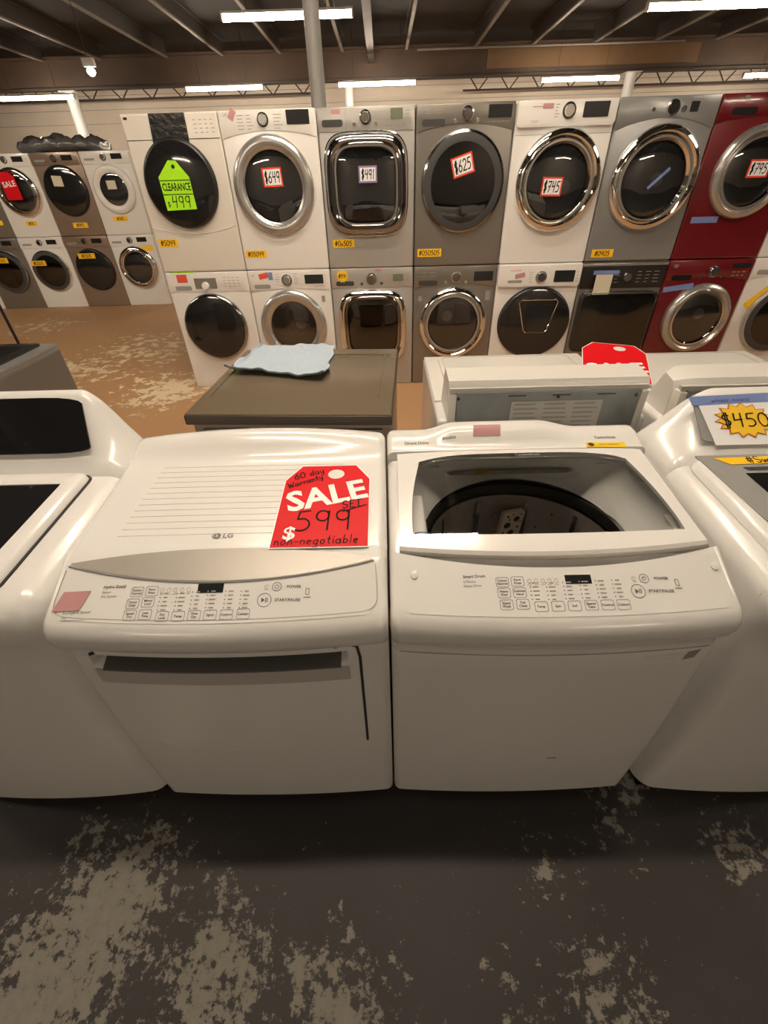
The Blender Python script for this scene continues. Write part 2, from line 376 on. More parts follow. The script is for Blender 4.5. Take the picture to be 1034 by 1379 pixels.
strip_light(-4.86, 19, 3.97, 'lit strip light above the clearance and white silver-ring dryers')
strip_light(-.08, 19, 3.96, 'lit strip light above the silver square-door dryer, crossed by a thin post')
strip_light(6.24, 19, 3.92, 'lit strip light above the white chrome-door dryer')
strip_light(12.5, 19, 3.87, 'lit strip light above the red dryer at the end of the stack')
for x, y, lb in ((-6.9, 2.9, 'strip light over the aisle end of the far stack'), (-.25, 2.9, 'strip light over the stacked silver dryer'), (6.5, 2.9, 'strip light over the stacked red dryer'),
                 (-6.5, 1.1, 'strip light over the dark grey washer aisle'), (-.1, 1.1, 'strip light over the glass-lid washer and its dryer'), (6.9, 1.1, 'strip light over the aisle beside the $450 washer'),
                 (-4.6, -6.4, 'added fill strip light behind the camera, facing the black-console washer'), (4.6, -6.4, 'added fill strip light behind the camera, facing the glass-lid washer')):  # this unseen pair behind the camera is added as fill for fronts and floor
    strip_light(x, y, 4.0, lb)
tb = thing('emergency_lamp', 'small greenish lit lamp under the dark roof beams', 'light', (-6.3, 13.5, 3.63))
MB().box(-.12, .12, -.06, .06, .02, .16).build('housing', 'lamp_white', tb, bevel=.01)
MB().loft([[(rr*math.cos(2*PI*i/12), rr*math.sin(2*PI*i/12), z) for i in range(12)] for rr, z in ((.03, .02), (.08, -.02), (.085, -.07), (.04, -.12))], True, True).build('bulb', 'bulb', tb, smooth=60)
MB().tube([(0, 0, .16), (0, 0, 5.3-3.63)], .008, 5).build('hanger_rod', 'truss', tb)

# ------------------------------------------------------------------ front loading washers and dryers
W, H, DEP = .684, .979, .70
def bodyshell(t, mt, h=H, w_=W, d=DEP, bev=.014):
    return MB().box(-w_/2, w_/2, 0, d, 0, h).build('body', mt, t, bevel=bev, seg=3)
def door_loft(t, name, mt, prof, a, b, n, cx, cz, parent, cap=False, k=48):
    R = prof[0][0]
    loops = [[(x, y, z) for x, z in sel(max(a-(R-r), .001), max(b-(R-r), .001), n, k, cx, cz)] for r, y in prof]
    mb = MB(); mb.loft(loops, False, cap); return mb.build(name, mt, parent, smooth=50)
def make_door(t, kind, cx=0, cz=.535, R=.295, Rz=None, ring='ring_silver', rg=.215, glass='door_glass', n=2, hub=None, rim='chrome'):
    b = Rz or R
    if kind == 'ring':
        d = door_loft(t, 'door', ring, [(R, 0), (R+.003, -.018), (R-.006, -.034), (R-.03, -.044), (rg+.02, -.04), (rg, -.022)], R, b, n, cx, cz, t)
        gp = [(rg+.002, -.024), (rg*.85, -.03), (rg*.5, -.034), (.01, -.035)]
    elif kind == 'chrome':
        d = door_loft(t, 'door', ring, [(R, 0), (R+.002, -.03), (R-.012, -.05), (R-.035, -.055), (R-.05, -.040), (R-.056, -.032)], R, b, n, cx, cz, t)
        door_loft(t, 'inner_ring', rim, [(R-.055, -.034), (R-.062, -.046), (R-.074, -.046), (rg, -.026)], R-.055, b-.055, n, cx, cz, d)
        gp = [(rg+.002, -.027), (rg*.85, -.036), (rg*.5, -.042), (.01, -.044)]
    elif kind == 'black':
        d = door_loft(t, 'door', ring, [(R, 0), (R, -.022), (R-.012, -.036), (R-.02, -.038)], R, b, n, cx, cz, t)
        door_loft(t, 'door_cover', 'black_gloss', [(R-.019, -.038), (R-.05, -.046), (R*.5, -.056), (.01, -.058)], R-.019, b-.019, n, cx, cz, d, True)
        return d
    elif kind == 'rim':
        d = door_loft(t, 'door', ring, [(R, 0), (R+.002, -.02), (R-.004, -.036), (R-.018, -.04)], R, b, n, cx, cz, t)
        door_loft(t, 'inner_ring', 'dark_plastic', [(R-.017, -.039), (R-.05, -.046), (R-.07, -.046)], R-.017, b-.017, n, cx, cz, d)
        rg = R-.068
        gp = [(rg, -.046), (rg*.8, -.05), (rg*.4, -.053), (.01, -.054)]
    off = R-rg
    door_loft(t, 'glass', glass, gp, R-off, b-off, n, cx, cz, d, True)
    door_loft(t, 'drum', 'drum_steel', [(rg, -.02), (rg*.96, -.006), (rg*.8, -.003), (.01, -.003)], R-off, b-off, n, cx, cz, d, True)
    if hub: MB().loft([[(cx+hub[0]+r*math.cos(2*PI*i/16), y, cz+hub[1]+r*math.sin(2*PI*i/16)) for i in range(16)] for r, y in ((.045, -.004), (.042, -.014), (.001, -.018))]).build('drum_hub', 'tub_grey', d, smooth=50)
    return d
def panel(t, mt, zb, arc_=0, proud=.006, top=H-.004, w_=W-.008, corner=0, bev=.004):
    pts = [(-w_/2, top), (-w_/2, zb+corner)]
    if corner: pts += [(-w_/2+corner*.3, zb+corner*.3)]
    for i in range(13):
        x = -w_/2+corner+(w_-2*corner)*i/12; pts.append((x, zb+arc_*(1-(2*x/w_)**2)))
    if corner: pts += [(w_/2-corner*.3, zb+corner*.3)]
    pts += [(w_/2, zb+corner), (w_/2, top)]
    return MB().prism(pts[::-1], -proud, .02).build('control_panel', mt, t, bevel=bev)
def knob(p, x, z, r, mt='ring_silver', y=-.006, ln=.026, rim=None):
    n = 24
    o = MB().loft([[(x+q*math.cos(2*PI*i/n), yy, z+q*math.sin(2*PI*i/n)) for i in range(n)] for q, yy in ((r, y), (r, y-ln*.5), (r*.82, y-ln), (r*.78, y-ln))], False, True).build('knob', mt, p, smooth=40)
    if rim: MB().loft([[(x+q*math.cos(2*PI*i/n), yy, z+q*math.sin(2*PI*i/n)) for i in range(n)] for q, yy in ((r*1.28, y+.002), (r*1.25, y-.006), (r*1.0, y-.007))]).build('knob_ring', rim, p, smooth=40)
    return o
def rectp(p, name, x0, z0, x1, z1, mt, y=-.006, t=.003, r=.004):
    return MB().prism(rrect(min(x0, x1), max(x0, x1), min(z0, z1), max(z0, z1), r), y-t, y+.004).build(name, mt, p)
def tape(p, x0, z0, x1, z1, mt, word, y=-.0015, rot=0, name='tape_label', ink='ink', size=None):
    cx, cz = (x0+x1)/2, (z0+z1)/2; w_, h_ = abs(x1-x0), abs(z1-z0); c, n = math.cos(rot), math.sin(rot)
    fn = lambda off: (lambda u, v: (cx+u*c-v*n, y-off, cz+u*n+v*c))
    mb = MB(); pl = [(-w_/2, -h_/2), (w_/2, -h_/2), (w_/2, h_/2), (-w_/2, h_/2)]
    mb.loft([[fn(-.001)(*q) for q in pl], [fn(.0006)(*q) for q in pl]], True, True); o = mb.build(name, mt, p)
    if word:
        put2d(mv(hand2d(word, size or h_*.62, h_*.09), 0, 0, 0, min(1, .86*w_/(.62*len(word)*(size or h_*.62)+1e-6)), 1), fn(.0014)).build('handwriting', ink, o, fix=False)
    return o
def lettering(p, items, y, mt='panel_grey_ink', name='lettering'):
    return put2d(join2d(*[mv(text2d(s, sz, al), x, z) for s, x, z, sz, al in items]), front_fn(y)).build(name, mt, p, fix=False)
def ticks(p, x0, x1, z0, z1, nx, nz, y, mt='panel_grey_ink', name='panel_marks'):
    ps = []
    for i in range(nx):
        for j in range(nz):
            x = x0+(x1-x0)*(i+.15)/nx; z = z0+(z1-z0)*(j+.3)/nz; l = (x1-x0)/nx*random.uniform(.4, .75)
            ps.append(poly2d([(x, z), (x+l, z), (x+l, z+.004), (x, z+.004)]))
    return put2d(join2d(*ps), front_fn(y)).build(name, mt, p, fix=False)

ROWY, ROWX, ROWK = 4.1008, -1.1345, -.0166
def stackpos(col, row): 
    x = ROWX+(col-.5)*.69; return (x, ROWY+ROWK*(x-ROWX), row*.983)
def machine(col, row, label, name='front_load_washer', cat='washer', group='stacked front-load machines'):
    return thing(name, label, cat, stackpos(col, row), math.atan(ROWK), group)
def card(t, name, label, x, z, w_, h_, word, y, border=None, rot=0, paper='paper', group='price cards on the doors'):
    # a price card taped to a door; world position from the machine it hangs on
    M_ = Matrix.Translation(t.location) @ Matrix.Rotation(t.rotation_euler.z, 4, 'Z')
    o = thing(name, label, 'price card', M_ @ Vector((x, y, z)), t.rotation_euler.z, group)
    c, n = math.cos(rot), math.sin(rot); fn = lambda yy: (lambda u, v: (u*c-v*n, yy, u*n+v*c))
    def slab(nm, hw, hh, y0, y1, mt):
        pl = [(-hw, -hh), (hw, -hh), (hw, hh), (-hw, hh)]; mb = MB(); mb.loft([[fn(y0)(*q) for q in pl], [fn(y1)(*q) for q in pl]], True, True); return mb.build(nm, mt, o)
    if border: slab('border', w_/2, h_/2, 0, -.001, border); slab('card', w_/2-.011, h_/2-.011, 0, -.0016, paper)
    else: slab('card', w_/2, h_/2, 0, -.0012, paper)
    if word: put2d(mv(hand2d(word, h_*.55, h_*.07), 0, 0, 0, .72*w_/(.62*len(word)*h_*.55), 1), fn(-.0022)).build('handwriting', 'ink', o, fix=False)
    return o

# ---- upper row
t = machine(0, 1, 'white dryer with all-black round door under a black film strip and green clearance tag', 'front_load_dryer', 'dryer')
bodyshell(t, 'white_old')
rectp(t, 'top_seam', -.335, .834, .335, .838, 'seam', y=.0, t=.0015, r=.001)
d = make_door(t, 'black', -.015, .575, .268, .275, ring='black_satin')
MB().prism([(-.135, .976), (-.15, .80), (.112, .80), (.118, .976)], -.006, .002).build('black_film', 'black_film', t)
MB().tube([(x, -.001, .315-.05*(1-(x/.33)**2)) for x in [i*.033-.33 for i in range(21)]], .003, 5).build('kick_seam', 'white_warm', t)
rectp(t, 'brand_badge', -.318, .947, -.292, .961, 'ink', 0, .001, .003)
ticks(t, .16, .32, .86, .95, 4, 4, -.001)
tape(t, -.315, .18, -.165, .235, 'tape_orange', '#5049')
# clearance tag
M_ = Matrix.Translation(t.location) @ Matrix.Rotation(t.rotation_euler.z, 4, 'Z')
ct = thing('clearance_tag', 'lime green clearance tag with punched hole on a black round door', 'price tag', M_ @ Vector((-.035, -.0605, .565)), t.rotation_euler.z)
tp = [(-.115, -.143), (.112, -.138), (.108, .055), (.035, .152), (-.02, .155), (-.118, .06)]
rt = -.02
mb = MB(); hole = arc(.008, .118, .013, .013, 0, 360, 12)[:-1]
mb.prism(tp, -.0014, 0).build('tag_card', 'tag_green', ct)
put2d(poly2d(hole), front_fn(-.002)).build('punched_hole', 'black_satin', ct, fix=False)
put2d(join2d(mv(text2d('CLEARANCE', .047, bold=.02), -.003, -.002, 0, .80, 1.35), poly2d([(-.116, .036), (.108, .036), (.108, .041), (-.116, .041)]), poly2d([(-.116, -.047), (.11, -.047), (.11, -.042), (-.116, -.042)]), mv(text2d('$', .045), -.09, -.105)), front_fn(-.002)).build('lettering', 'ink', ct, fix=False)
put2d(hand2d('499', .07, .006, .01, -.09), front_fn(-.0022)).build('handwriting', 'ink', ct, fix=False)

t = machine(1, 1, 'white dryer with wide silver door ring, large silver knob and pink sticker', 'front_load_dryer', 'dryer')
bodyshell(t, 'white'); p = panel(t, 'white', .825, .042, .005)
knob(p, -.03, .925, .032, 'ring_silver', -.005, rim='dark_chrome'); rectp(p, 'display', .135, .895, .295, .972, 'lcd', -.005)
lettering(p, [('LG', -.29, .955, .022, 'CENTER')], -.0062, 'panel_ink'); ticks(p, -.22, -.09, .87, .96, 2, 5, -.0056); ticks(p, .03, .12, .87, .96, 1, 5, -.0056)
tape(t, -.262, .925, -.222, .985, 'tape_pink', None, y=-.0058, rot=-.6, name='pink_sticker')
make_door(t, 'ring', -.015, .545, .297, .303, 'ring_silver', .212, hub=(.02, .03))
tape(t, -.325, .09, -.155, .14, 'tape_orange', '#05049')
card(t, 'price_card', 'red-bordered price card reading $649 on the silver-ring dryer door', -.012, .605, .145, .115, '$649', -.0375, 'border_red', .03)

t = machine(2, 1, 'silver dryer with rounded-square chrome door and green display above its washer', 'front_load_dryer', 'dryer')
bodyshell(t, 'silver'); p = panel(t, 'silver', .845, .0, .005)
knob(p, -.005, .92, .032, 'chrome', -.005, rim='dark_chrome'); rectp(p, 'display', .17, .905, .255, .962, 'lcd_green', -.005)
rectp(p, 'drawer_slot', -.31, .873, -.165, .912, 'dark_plastic', -.005, .002, .015); rectp(p, 'drawer_seam', -.143, .85, -.14, .972, 'seam_soft', -.005, .001, .001)
for x in (-.085, .07): knob(p, x, .885, .013, 'chrome', -.005, .008)
ticks(p, .13, .31, .86, .895, 6, 1, -.0056); ticks(p, .265, .32, .905, .96, 1, 3, -.0056); tape(t, -.24, .94, -.18, .965, 'tape_pink', None, y=-.0058, name='pink_sticker')
make_door(t, 'chrome', -.012, .535, .293, .302, 'dark_chrome', .218, 'door_glass', n=4.2, rim='chrome')
MB().tube([(x, -.003, z) for x, z in sel(.305, .314, 4.2, 48, -.012, .535)]+[(.293, -.003, .535)], .004, 5).build('door_surround', 'chrome', t, smooth=60)
tape(t, -.30, .145, -.13, .2, 'tape_orange', '#08505')
card(t, 'price_card', 'purple-bordered price card reading $491 on the square-door silver dryer', .0, .605, .135, .10, '$491', -.046, 'border_purple')

t = machine(3, 1, 'graphite dryer with big round black glass door and tilted price card', 'front_load_dryer', 'dryer')
bodyshell(t, 'graphite'); p = panel(t, 'graphite', .825, .045, .005)
knob(p, .012, .92, .034, 'dark_chrome', -.005, rim='chrome'); rectp(p, 'display', .155, .895, .315, .963, 'lcd', -.005)
rectp(p, 'drawer_slot', -.30, .86, -.14, .897, 'dark_plastic', -.005, .002, .014)
for x in (-.07, .085): knob(p, x, .882, .014, 'chrome', -.005, .008)
ticks(p, -.29, -.15, .92, .955, 2, 2, -.0056); ticks(p, .15, .31, .868, .885, 5, 1, -.0056)
make_door(t, 'rim', .005, .532, .302, .31, 'dark_chrome', glass='door_glass_dark')
tape(t, -.315, .065, -.125, .12, 'tape_orange', '#050505')
card(t, 'price_card', 'red-bordered price card reading $625, tilted on the graphite dryer door', -.005, .64, .155, .12, '$625', -.056, 'border_red', .28)

t = machine(4, 1, 'white dryer with raised control panel and thick chrome door ring', 'front_load_dryer', 'dryer')
bodyshell(t, 'white'); p = panel(t, 'white', .835, .0, .022, corner=.022, bev=.008)
knob(p, .01, .918, .036, 'chrome', -.022, rim='dark_chrome'); rectp(p, 'display', .108, .88, .28, .96, 'lcd', -.022)
ticks(p, -.09, -.05, .88, .96, 1, 5, -.0226); lettering(p, [('STEAM', -.24, .865, .016, 'LEFT')], -.0228, 'panel_grey_ink')
tape(t, -.17, .93, -.10, .957, 'tape_pink', None, y=-.0228, name='pink_sticker'); tape(t, -.24, .94, -.17, .944, 'tape_pink', None, y=-.0228, name='sticker_line')
MB().box(-.335, .335, -.0015, .002, .795, .798).build('front_seam', 'seam_soft', t)
make_door(t, 'chrome', .012, .525, .303, .308, 'chrome', .215, hub=(.06, -.03))
card(t, 'price_card', 'red-bordered price card reading $745 low on the chrome-ring white dryer door', -.03, .50, .15, .115, '$745', -.046, 'border_red', -.03)

t = machine(5, 1, 'grey steel dryer with thick chrome door ring and blue tape stroke on the glass', 'front_load_dryer', 'dryer')
bodyshell(t, 'grey_steel'); p = panel(t, 'grey_steel', .80, .065, .005)
knob(p, .028, .915, .036, 'black_gloss', -.005, rim='chrome'); rectp(p, 'display', .145, .89, .20, .945, 'lcd', -.005)
knob(p, -.10, .91, .011, 'dark_plastic', -.005, .006); knob(p, .105, .908, .018, 'dark_chrome', -.005, .008)
lettering(p, [('NORMAL', .15, .965, .014, 'LEFT')], -.0065, 'white_ink')
make_door(t, 'chrome', .02, .522, .31, .312, 'chrome', .22, hub=(.03, .0))
tape(t, -.04, .52, .13, .54, 'tape_blue', None, y=-.045, rot=.75)
tape(t, -.30, .03, -.13, .085, 'tape_orange', '#0405')
t = machine(6, 1, 'glossy red dryer with chrome-ringed door at the end of the upper row', 'front_load_dryer', 'dryer')
bodyshell(t, 'red'); p = panel(t, 'red', .82, .04, .005)
knob(p, .03, .92, .034, 'chrome', -.005, rim='dark_chrome'); rectp(p, 'display', .15, .90, .30, .955, 'lcd', -.005)
rectp(p, 'drawer_slot', -.255, .865, -.085, .905, 'black_gloss', -.005, .002, .014); rectp(p, 'brand_badge', -.20, .945, -.165, .965, 'ring_silver', -.005, .002, .008)
make_door(t, 'chrome', .025, .545, .27, .275, 'ring_silver', .205)
tape(t, -.285, .245, -.085, .285, 'tape_blue', None)
card(t, 'price_card', 'pink-bordered price card on the red dryer door', .05, .57, .15, .105, '$795', -.046, 'border_red')
t = machine(7, 1, 'white dryer above the white washer past the red pair', 'front_load_dryer', 'dryer')
bodyshell(t, 'white'); p = panel(t, 'white', .83, .03, .005); knob(p, .0, .92, .032, 'chrome', -.005); make_door(t, 'chrome', 0, .54, .28, .28)

# ---- lower row
t = machine(0, 0, 'white washer with black oval door, red sticker and silver dispenser plate')
bodyshell(t, 'white'); p = panel(t, 'white', .83, .0, .004)
rectp(p, 'dial_plate', -.11, .855, .075, .935, 'ring_silver', -.004, .002, .004); knob(p, -.02, .878, .03, 'white', -.006)
rectp(p, 'drawer_slot', -.28, .845, -.145, .878, 'grey_plastic', -.004, .002, .006); ticks(p, .13, .28, .86, .95, 4, 4, -.0046)
tape(t, -.25, .905, -.165, .965, 'sticker_red', None, y=-.0048, name='red_sticker'); MB().box(-.29, -.10, -.003, .02, .975, .981).build('green_strip', 'tag_green', t)
make_door(t, 'black', -.01, .545, .275, .275, ring='dark_chrome')
rectp(t, 'filter_flap', -.27, .04, -.13, .15, 'white', .0, .002, .006)
t = machine(1, 0, 'white washer with wide silver door ring and red-blue sticker by the towel')
bodyshell(t, 'white'); p = panel(t, 'white', .82, .02, .005)
knob(p, -.02, .905, .034, 'ring_silver', -.005, rim='dark_chrome'); rectp(p, 'display', .13, .875, .285, .942, 'lcd', -.005)
rectp(p, 'drawer_slot', -.30, .845, -.165, .875, 'grey_plastic', -.005, .002, .012); lettering(p, [('LG', -.30, .945, .02, 'CENTER')], -.0062, 'panel_ink')
tape(t, -.25, .92, -.17, .96, 'sticker_red', None, y=-.0058, rot=.2, name='red_sticker'); tape(t, -.17, .91, -.135, .965, 'tape_blue', None, y=-.006, name='blue_sticker')
ticks(p, -.12, -.075, .87, .96, 1, 5, -.0056); ticks(p, .03, .09, .87, .96, 1, 5, -.0056); lettering(p, [('TurboWash', .24, .857, .018, 'CENTER')], -.006, 'panel_grey_ink')
make_door(t, 'ring', -.01, .54, .287, .292, 'ring_silver', .198, hub=(.06, .02)); rectp(t, 'energy_sticker', .255, .73, .285, .78, 'grey_plastic', 0, .001, .002)
t = machine(2, 0, 'silver washer with rounded-square chrome door and yellow burst sticker')
bodyshell(t, 'silver'); p = panel(t, 'silver', .835, .0, .005)
knob(p, -.003, .90, .034, 'chrome', -.005, rim='dark_chrome'); rectp(p, 'display', .175, .88, .26, .93, 'lcd_green', -.005)
rectp(p, 'drawer_slot', -.30, .85, -.15, .885, 'dark_plastic', -.005, .002, .014)
for x in (-.085, .08): knob(p, x, .865, .013, 'chrome', -.005, .008)
ticks(p, .12, .3, .845, .87, 6, 1, -.0056); ticks(p, .27, .32, .88, .93, 1, 3, -.0056); tape(t, .03, .955, .08, .972, 'tape_pink', None, y=-.0058, name='pink_sticker')
bs = [(math.cos(2*PI*i/24)*(.052 if i % 2 else .04)-.245, math.sin(2*PI*i/24)*(.052 if i % 2 else .04)+.925) for i in range(24)]
o = MB().prism(bs, -.0075, -.004).build('burst_sticker', 'burst_yellow', t); put2d(hand2d('#54', .03, .004, -.245, .925), front_fn(-.0085)).build('handwriting', 'ink', o, fix=False)
make_door(t, 'chrome', -.005, .52, .29, .30, 'chrome', .21, 'door_glass_dark', n=4.2, rim='dark_chrome')
t = machine(3, 0, 'graphite washer with polished chrome door ring around clear glass')
bodyshell(t, 'graphite'); p = panel(t, 'graphite', .815, .035, .005)
knob(p, .01, .895, .034, 'dark_chrome', -.005, rim='chrome'); rectp(p, 'display', .155, .865, .31, .935, 'lcd', -.005)
rectp(p, 'drawer_slot', -.30, .838, -.145, .875, 'dark_plastic', -.005, .002, .014)
for x in (-.075, .09): knob(p, x, .86, .014, 'chrome', -.005, .008)
ticks(p, -.29, -.15, .90, .945, 2, 2, -.0056)
make_door(t, 'chrome', .0, .535, .29, .292, 'chrome', .215, hub=(-.05, .06), rim='ring_silver'); rectp(t, 'energy_sticker', .265, .715, .305, .79, 'grey_plastic', 0, .001, .002); rectp(t, 'rating_sticker', -.30, .72, -.27, .76, 'grey_plastic', 0, .001, .002)
t = machine(4, 0, 'white washer with solid black door carrying a chrome trapezoid hatch')
bodyshell(t, 'white'); p = panel(t, 'white', .812, .0, .022, corner=.022, bev=.008)
knob(p, .012, .885, .037, 'dark_chrome', -.022, rim='chrome'); rectp(p, 'display', .12, .845, .285, .93, 'lcd', -.022); ticks(p, -.09, -.05, .84, .93, 1, 5, -.0226); ticks(p, .295, .325, .84, .93, 1, 4, -.0226)
lettering(p, [('PLATINUM', -.24, .935, .018, 'LEFT')], -.0228, 'sticker_red'); tape(t, -.20, .88, -.12, .915, 'tape_pink', None, y=-.0228, rot=.2, name='pink_sticker'); rectp(p, 'drawer_slot', -.255, .845, -.14, .865, 'grey_plastic', -.022, .002, .006)
d = make_door(t, 'black', .012, .525, .308, .29, ring='black_satin')
hp = [(-.125, .72), (.16, .72), (.178, .70), (.125, .475), (.105, .46), (-.055, .46), (-.075, .475), (-.145, .70)]
MB().tube([(x, -.061, z) for x, z in hp]+[(-.125, -.061, .72)], .006, 6).build('hatch_frame', 'chrome', d, smooth=60)
t = machine(5, 0, 'dark graphite washer with square black glass door and hanging paper card')
bodyshell(t, 'graphite'); p = panel(t, 'black_satin', .785, .0, .006)
knob(p, .03, .868, .036, 'chrome', -.006); ticks(p, .10, .30, .82, .92, 3, 4, -.0066, 'panel_grey_ink'); ticks(p, -.08, -.02, .82, .92, 1, 4, -.0066, 'panel_grey_ink')
MB().box(-.34, .34, -.008, .0, .95, .97).build('top_trim', 'ring_silver', t, bevel=.003)
d = door_loft(t, 'door', 'dark_steel', [(.31, 0), (.312, -.03), (.30, -.04), (.29, -.042)], .32, .245, 12, 0, .52, t)
door_loft(t, 'glass', 'door_glass_dark', [(.29, -.042), (.25, -.045), (.01, -.046)], .30, .225, 12, 0, .52, d, True)
door_loft(t, 'drum', 'drum_steel', [(.29, -.03), (.25, -.006), (.01, -.005)], .30, .225, 8, 0, .52, d, True)
MB().loft([[(.03+r*math.cos(2*PI*i/32), y, .55+r*math.sin(2*PI*i/32)) for i in range(32)] for r, y in ((.17, -.02), (.165, -.028), (.155, -.02))]).build('drum_rim', 'dark_chrome', d, smooth=60)
MB().box(-.30, .30, -.05, -.04, .752, .762).build('door_handle', 'dark_chrome', d, bevel=.002)
card(t, 'paper_card', 'plain cream paper card hung by blue tape on the dark washer', -.17, .825, .135, .155, None, -.0475, None, 0, 'paper_cream')
tape(t, -.265, .895, -.06, .925, 'tape_blue', None, y=-.0495)
t = machine(6, 0, 'glossy red washer with chrome-ringed door under the red dryer')
bodyshell(t, 'red'); p = panel(t, 'red', .82, .03, .005)
knob(p, .03, .893, .036, 'chrome', -.005, rim='dark_chrome'); rectp(p, 'display', .17, .915, .32, .947, 'lcd', -.005); rectp(p, 'drawer_slot', -.29, .835, -.13, .87, 'black_gloss', -.005, .002, .014); rectp(p, 'brand_badge', -.30, .925, -.265, .95, 'ring_silver', -.005, .002, .008)
for x in (-.06, .11): knob(p, x, .855, .014, 'chrome', -.005, .008)
ticks(p, .18, .30, .85, .90, 3, 2, -.0056, 'silver')
make_door(t, 'chrome', .02, .53, .272, .275, 'ring_silver', .20, hub=(.02, .04))
tape(t, -.325, .755, -.09, .795, 'tape_blue', None, y=-.002, rot=.12)
t = machine(7, 0, 'white washer with diagonal yellow tape past the red pair')
bodyshell(t, 'white'); p = panel(t, 'white', .83, .03, .005); knob(p, .0, .90, .032, 'chrome', -.005); rectp(p, 'drawer_slot', -.30, .86, -.16, .895, 'grey_plastic', -.005, .002, .012)
make_door(t, 'rim', .03, .52, .285, .285, 'ring_silver', glass='door_glass_dark'); tape(t, -.31, .66, -.10, .72, 'tape_orange', None, y=-.002, rot=.78)

# ---- far stack beside the back aisle
FX, FY = -4.1706, 7.8221
def far(k, row, name, label, body, door, **kw):
    t = thing(name, label, 'dryer' if 'dryer' in name else 'washer', (FX+(k+.5)*.69, FY, row*.983), 0, 'front-load machines in the far stack')
    bodyshell(t, body); p = panel(t, body, .835, .0, .012, bev=.005)
    knob(p, kw.get('kx', -.02), .91, .034, 'chrome', -.012, rim='dark_chrome'); rectp(p, 'display', .09, .885, .24, .945, 'lcd', -.012); rectp(p, 'drawer_slot', -.29, .875, -.15, .90, 'grey_plastic', -.012, .002, .006)
    make_door(t, *door[0], **door[1])
    for a in kw.get('tapes', []): tape(t, *a)
    return t
t = far(0, 1, 'front_load_dryer', 'white dryer with white plastic door ring in the far stack', 'white', (('ring', 0, .545, .285), dict(ring='white', rg=.19)), tapes=[(-.16, .17, .05, .23, 'tape_orange', '#505')])
card(t, 'price_card', 'small cream card on the white-ringed door of the far stack', -.01, .60, .13, .10, None, -.038, None, 0, 'paper_cream')
t = far(-1, 1, 'front_load_dryer', 'brown champagne dryer with full black round door in the far stack', 'champagne', (('black', 0, .545, .30), dict(ring='black_satin')), tapes=[(-.10, .10, .12, .165, 'tape_orange', '#045')])
card(t, 'price_card', 'small cream card on the black door of the brown far dryer', -.05, .66, .14, .12, None, -.062, None, -.05, 'paper_cream')
t = far(-2, 1, 'front_load_dryer', 'white dryer with chrome door ring under a red sale tag in the far stack', 'white', (('chrome', 0, .545, .29), dict(ring='chrome', rg=.215)), tapes=[(-.10, .14, .06, .20, 'tape_orange', '#05')])
rtag = thing('sale_tag', 'red sale tag hung on the chrome door in the far stack', 'price tag', (FX-1.5*.69-.06, FY-.058, .983+.62))
MB().prism([(-.11, -.16), (.11, -.16), (.11, .10), (.05, .16), (-.05, .16), (-.11, .10)], -.002, 0).build('tag_card', 'tag_red', rtag)
put2d(mv(text2d('SALE', .09, bold=.02), 0, .02, .1), front_fn(-.003)).build('lettering', 'white_ink', rtag, fix=False)
far(-3, 1, 'front_load_dryer', 'dark graphite dryer beside the red-tagged one in the far stack', 'graphite', (('rim', 0, .545, .29), dict(ring='chrome', glass='door_glass_dark')), tapes=[(.05, .16, .25, .22, 'tape_orange', '#05')])
far(0, 0, 'front_load_washer', 'white washer with heavy chrome door ring at the bottom of the far stack', 'white', (('chrome', 0, .545, .29), dict(ring='chrome', rg=.21)), tapes=[(.03, .765, .30, .825, 'tape_orange', None)])
far(-1, 0, 'front_load_washer', 'brown champagne washer with full black door in the far stack', 'champagne', (('black', 0, .53, .29), dict(ring='black_satin')), tapes=[(-.17, .69, .09, .76, 'tape_orange', '#0505', -.060)])
far(-2, 0, 'front_load_washer', 'white washer with chrome-rimmed dark glass door in the far stack', 'white', (('rim', 0, .53, .285), dict(ring='chrome', glass='door_glass_dark')), tapes=[(-.25, .61, -.02, .68, 'tape_orange', '#0505', -.057)])
far(-3, 0, 'front_load_washer', 'dark graphite washer with orange tape across its door in the far stack', 'graphite', (('rim', 0, .53, .29), dict(ring='dark_chrome', glass='door_glass_dark')), tapes=[(-.12, .66, .10, .73, 'tape_orange', '#0505', -.057)])
far(-4, 0, 'front_load_washer', 'white washer beside the dark graphite one in the far stack', 'white', (('rim', 0, .53, .285), dict(ring='chrome', glass='door_glass_dark')))
# black plastic bundle on the far stack
mb = MB(); rows = []
for i in range(17):
    a = i/16; x = -5.12+1.18*a; rr = .088*(.70+.30*math.sin(PI*a)**.3)*(1+.07*math.sin(17*a))
    rows.append([(x, 8.2+.17*math.cos(2*PI*j/14)*(1+.12*random.random()), 1.968+max(0, rr*(1+math.sin(2*PI*j/14))*(.72+.5*random.random()))) for j in range(14)])
mb.loft(rows, True, True); tag(mb.build('plastic_bundle', 'plastic_wrap', None, smooth=70), 'crumpled black plastic bundle lying on top of the far stack', 'bundle')

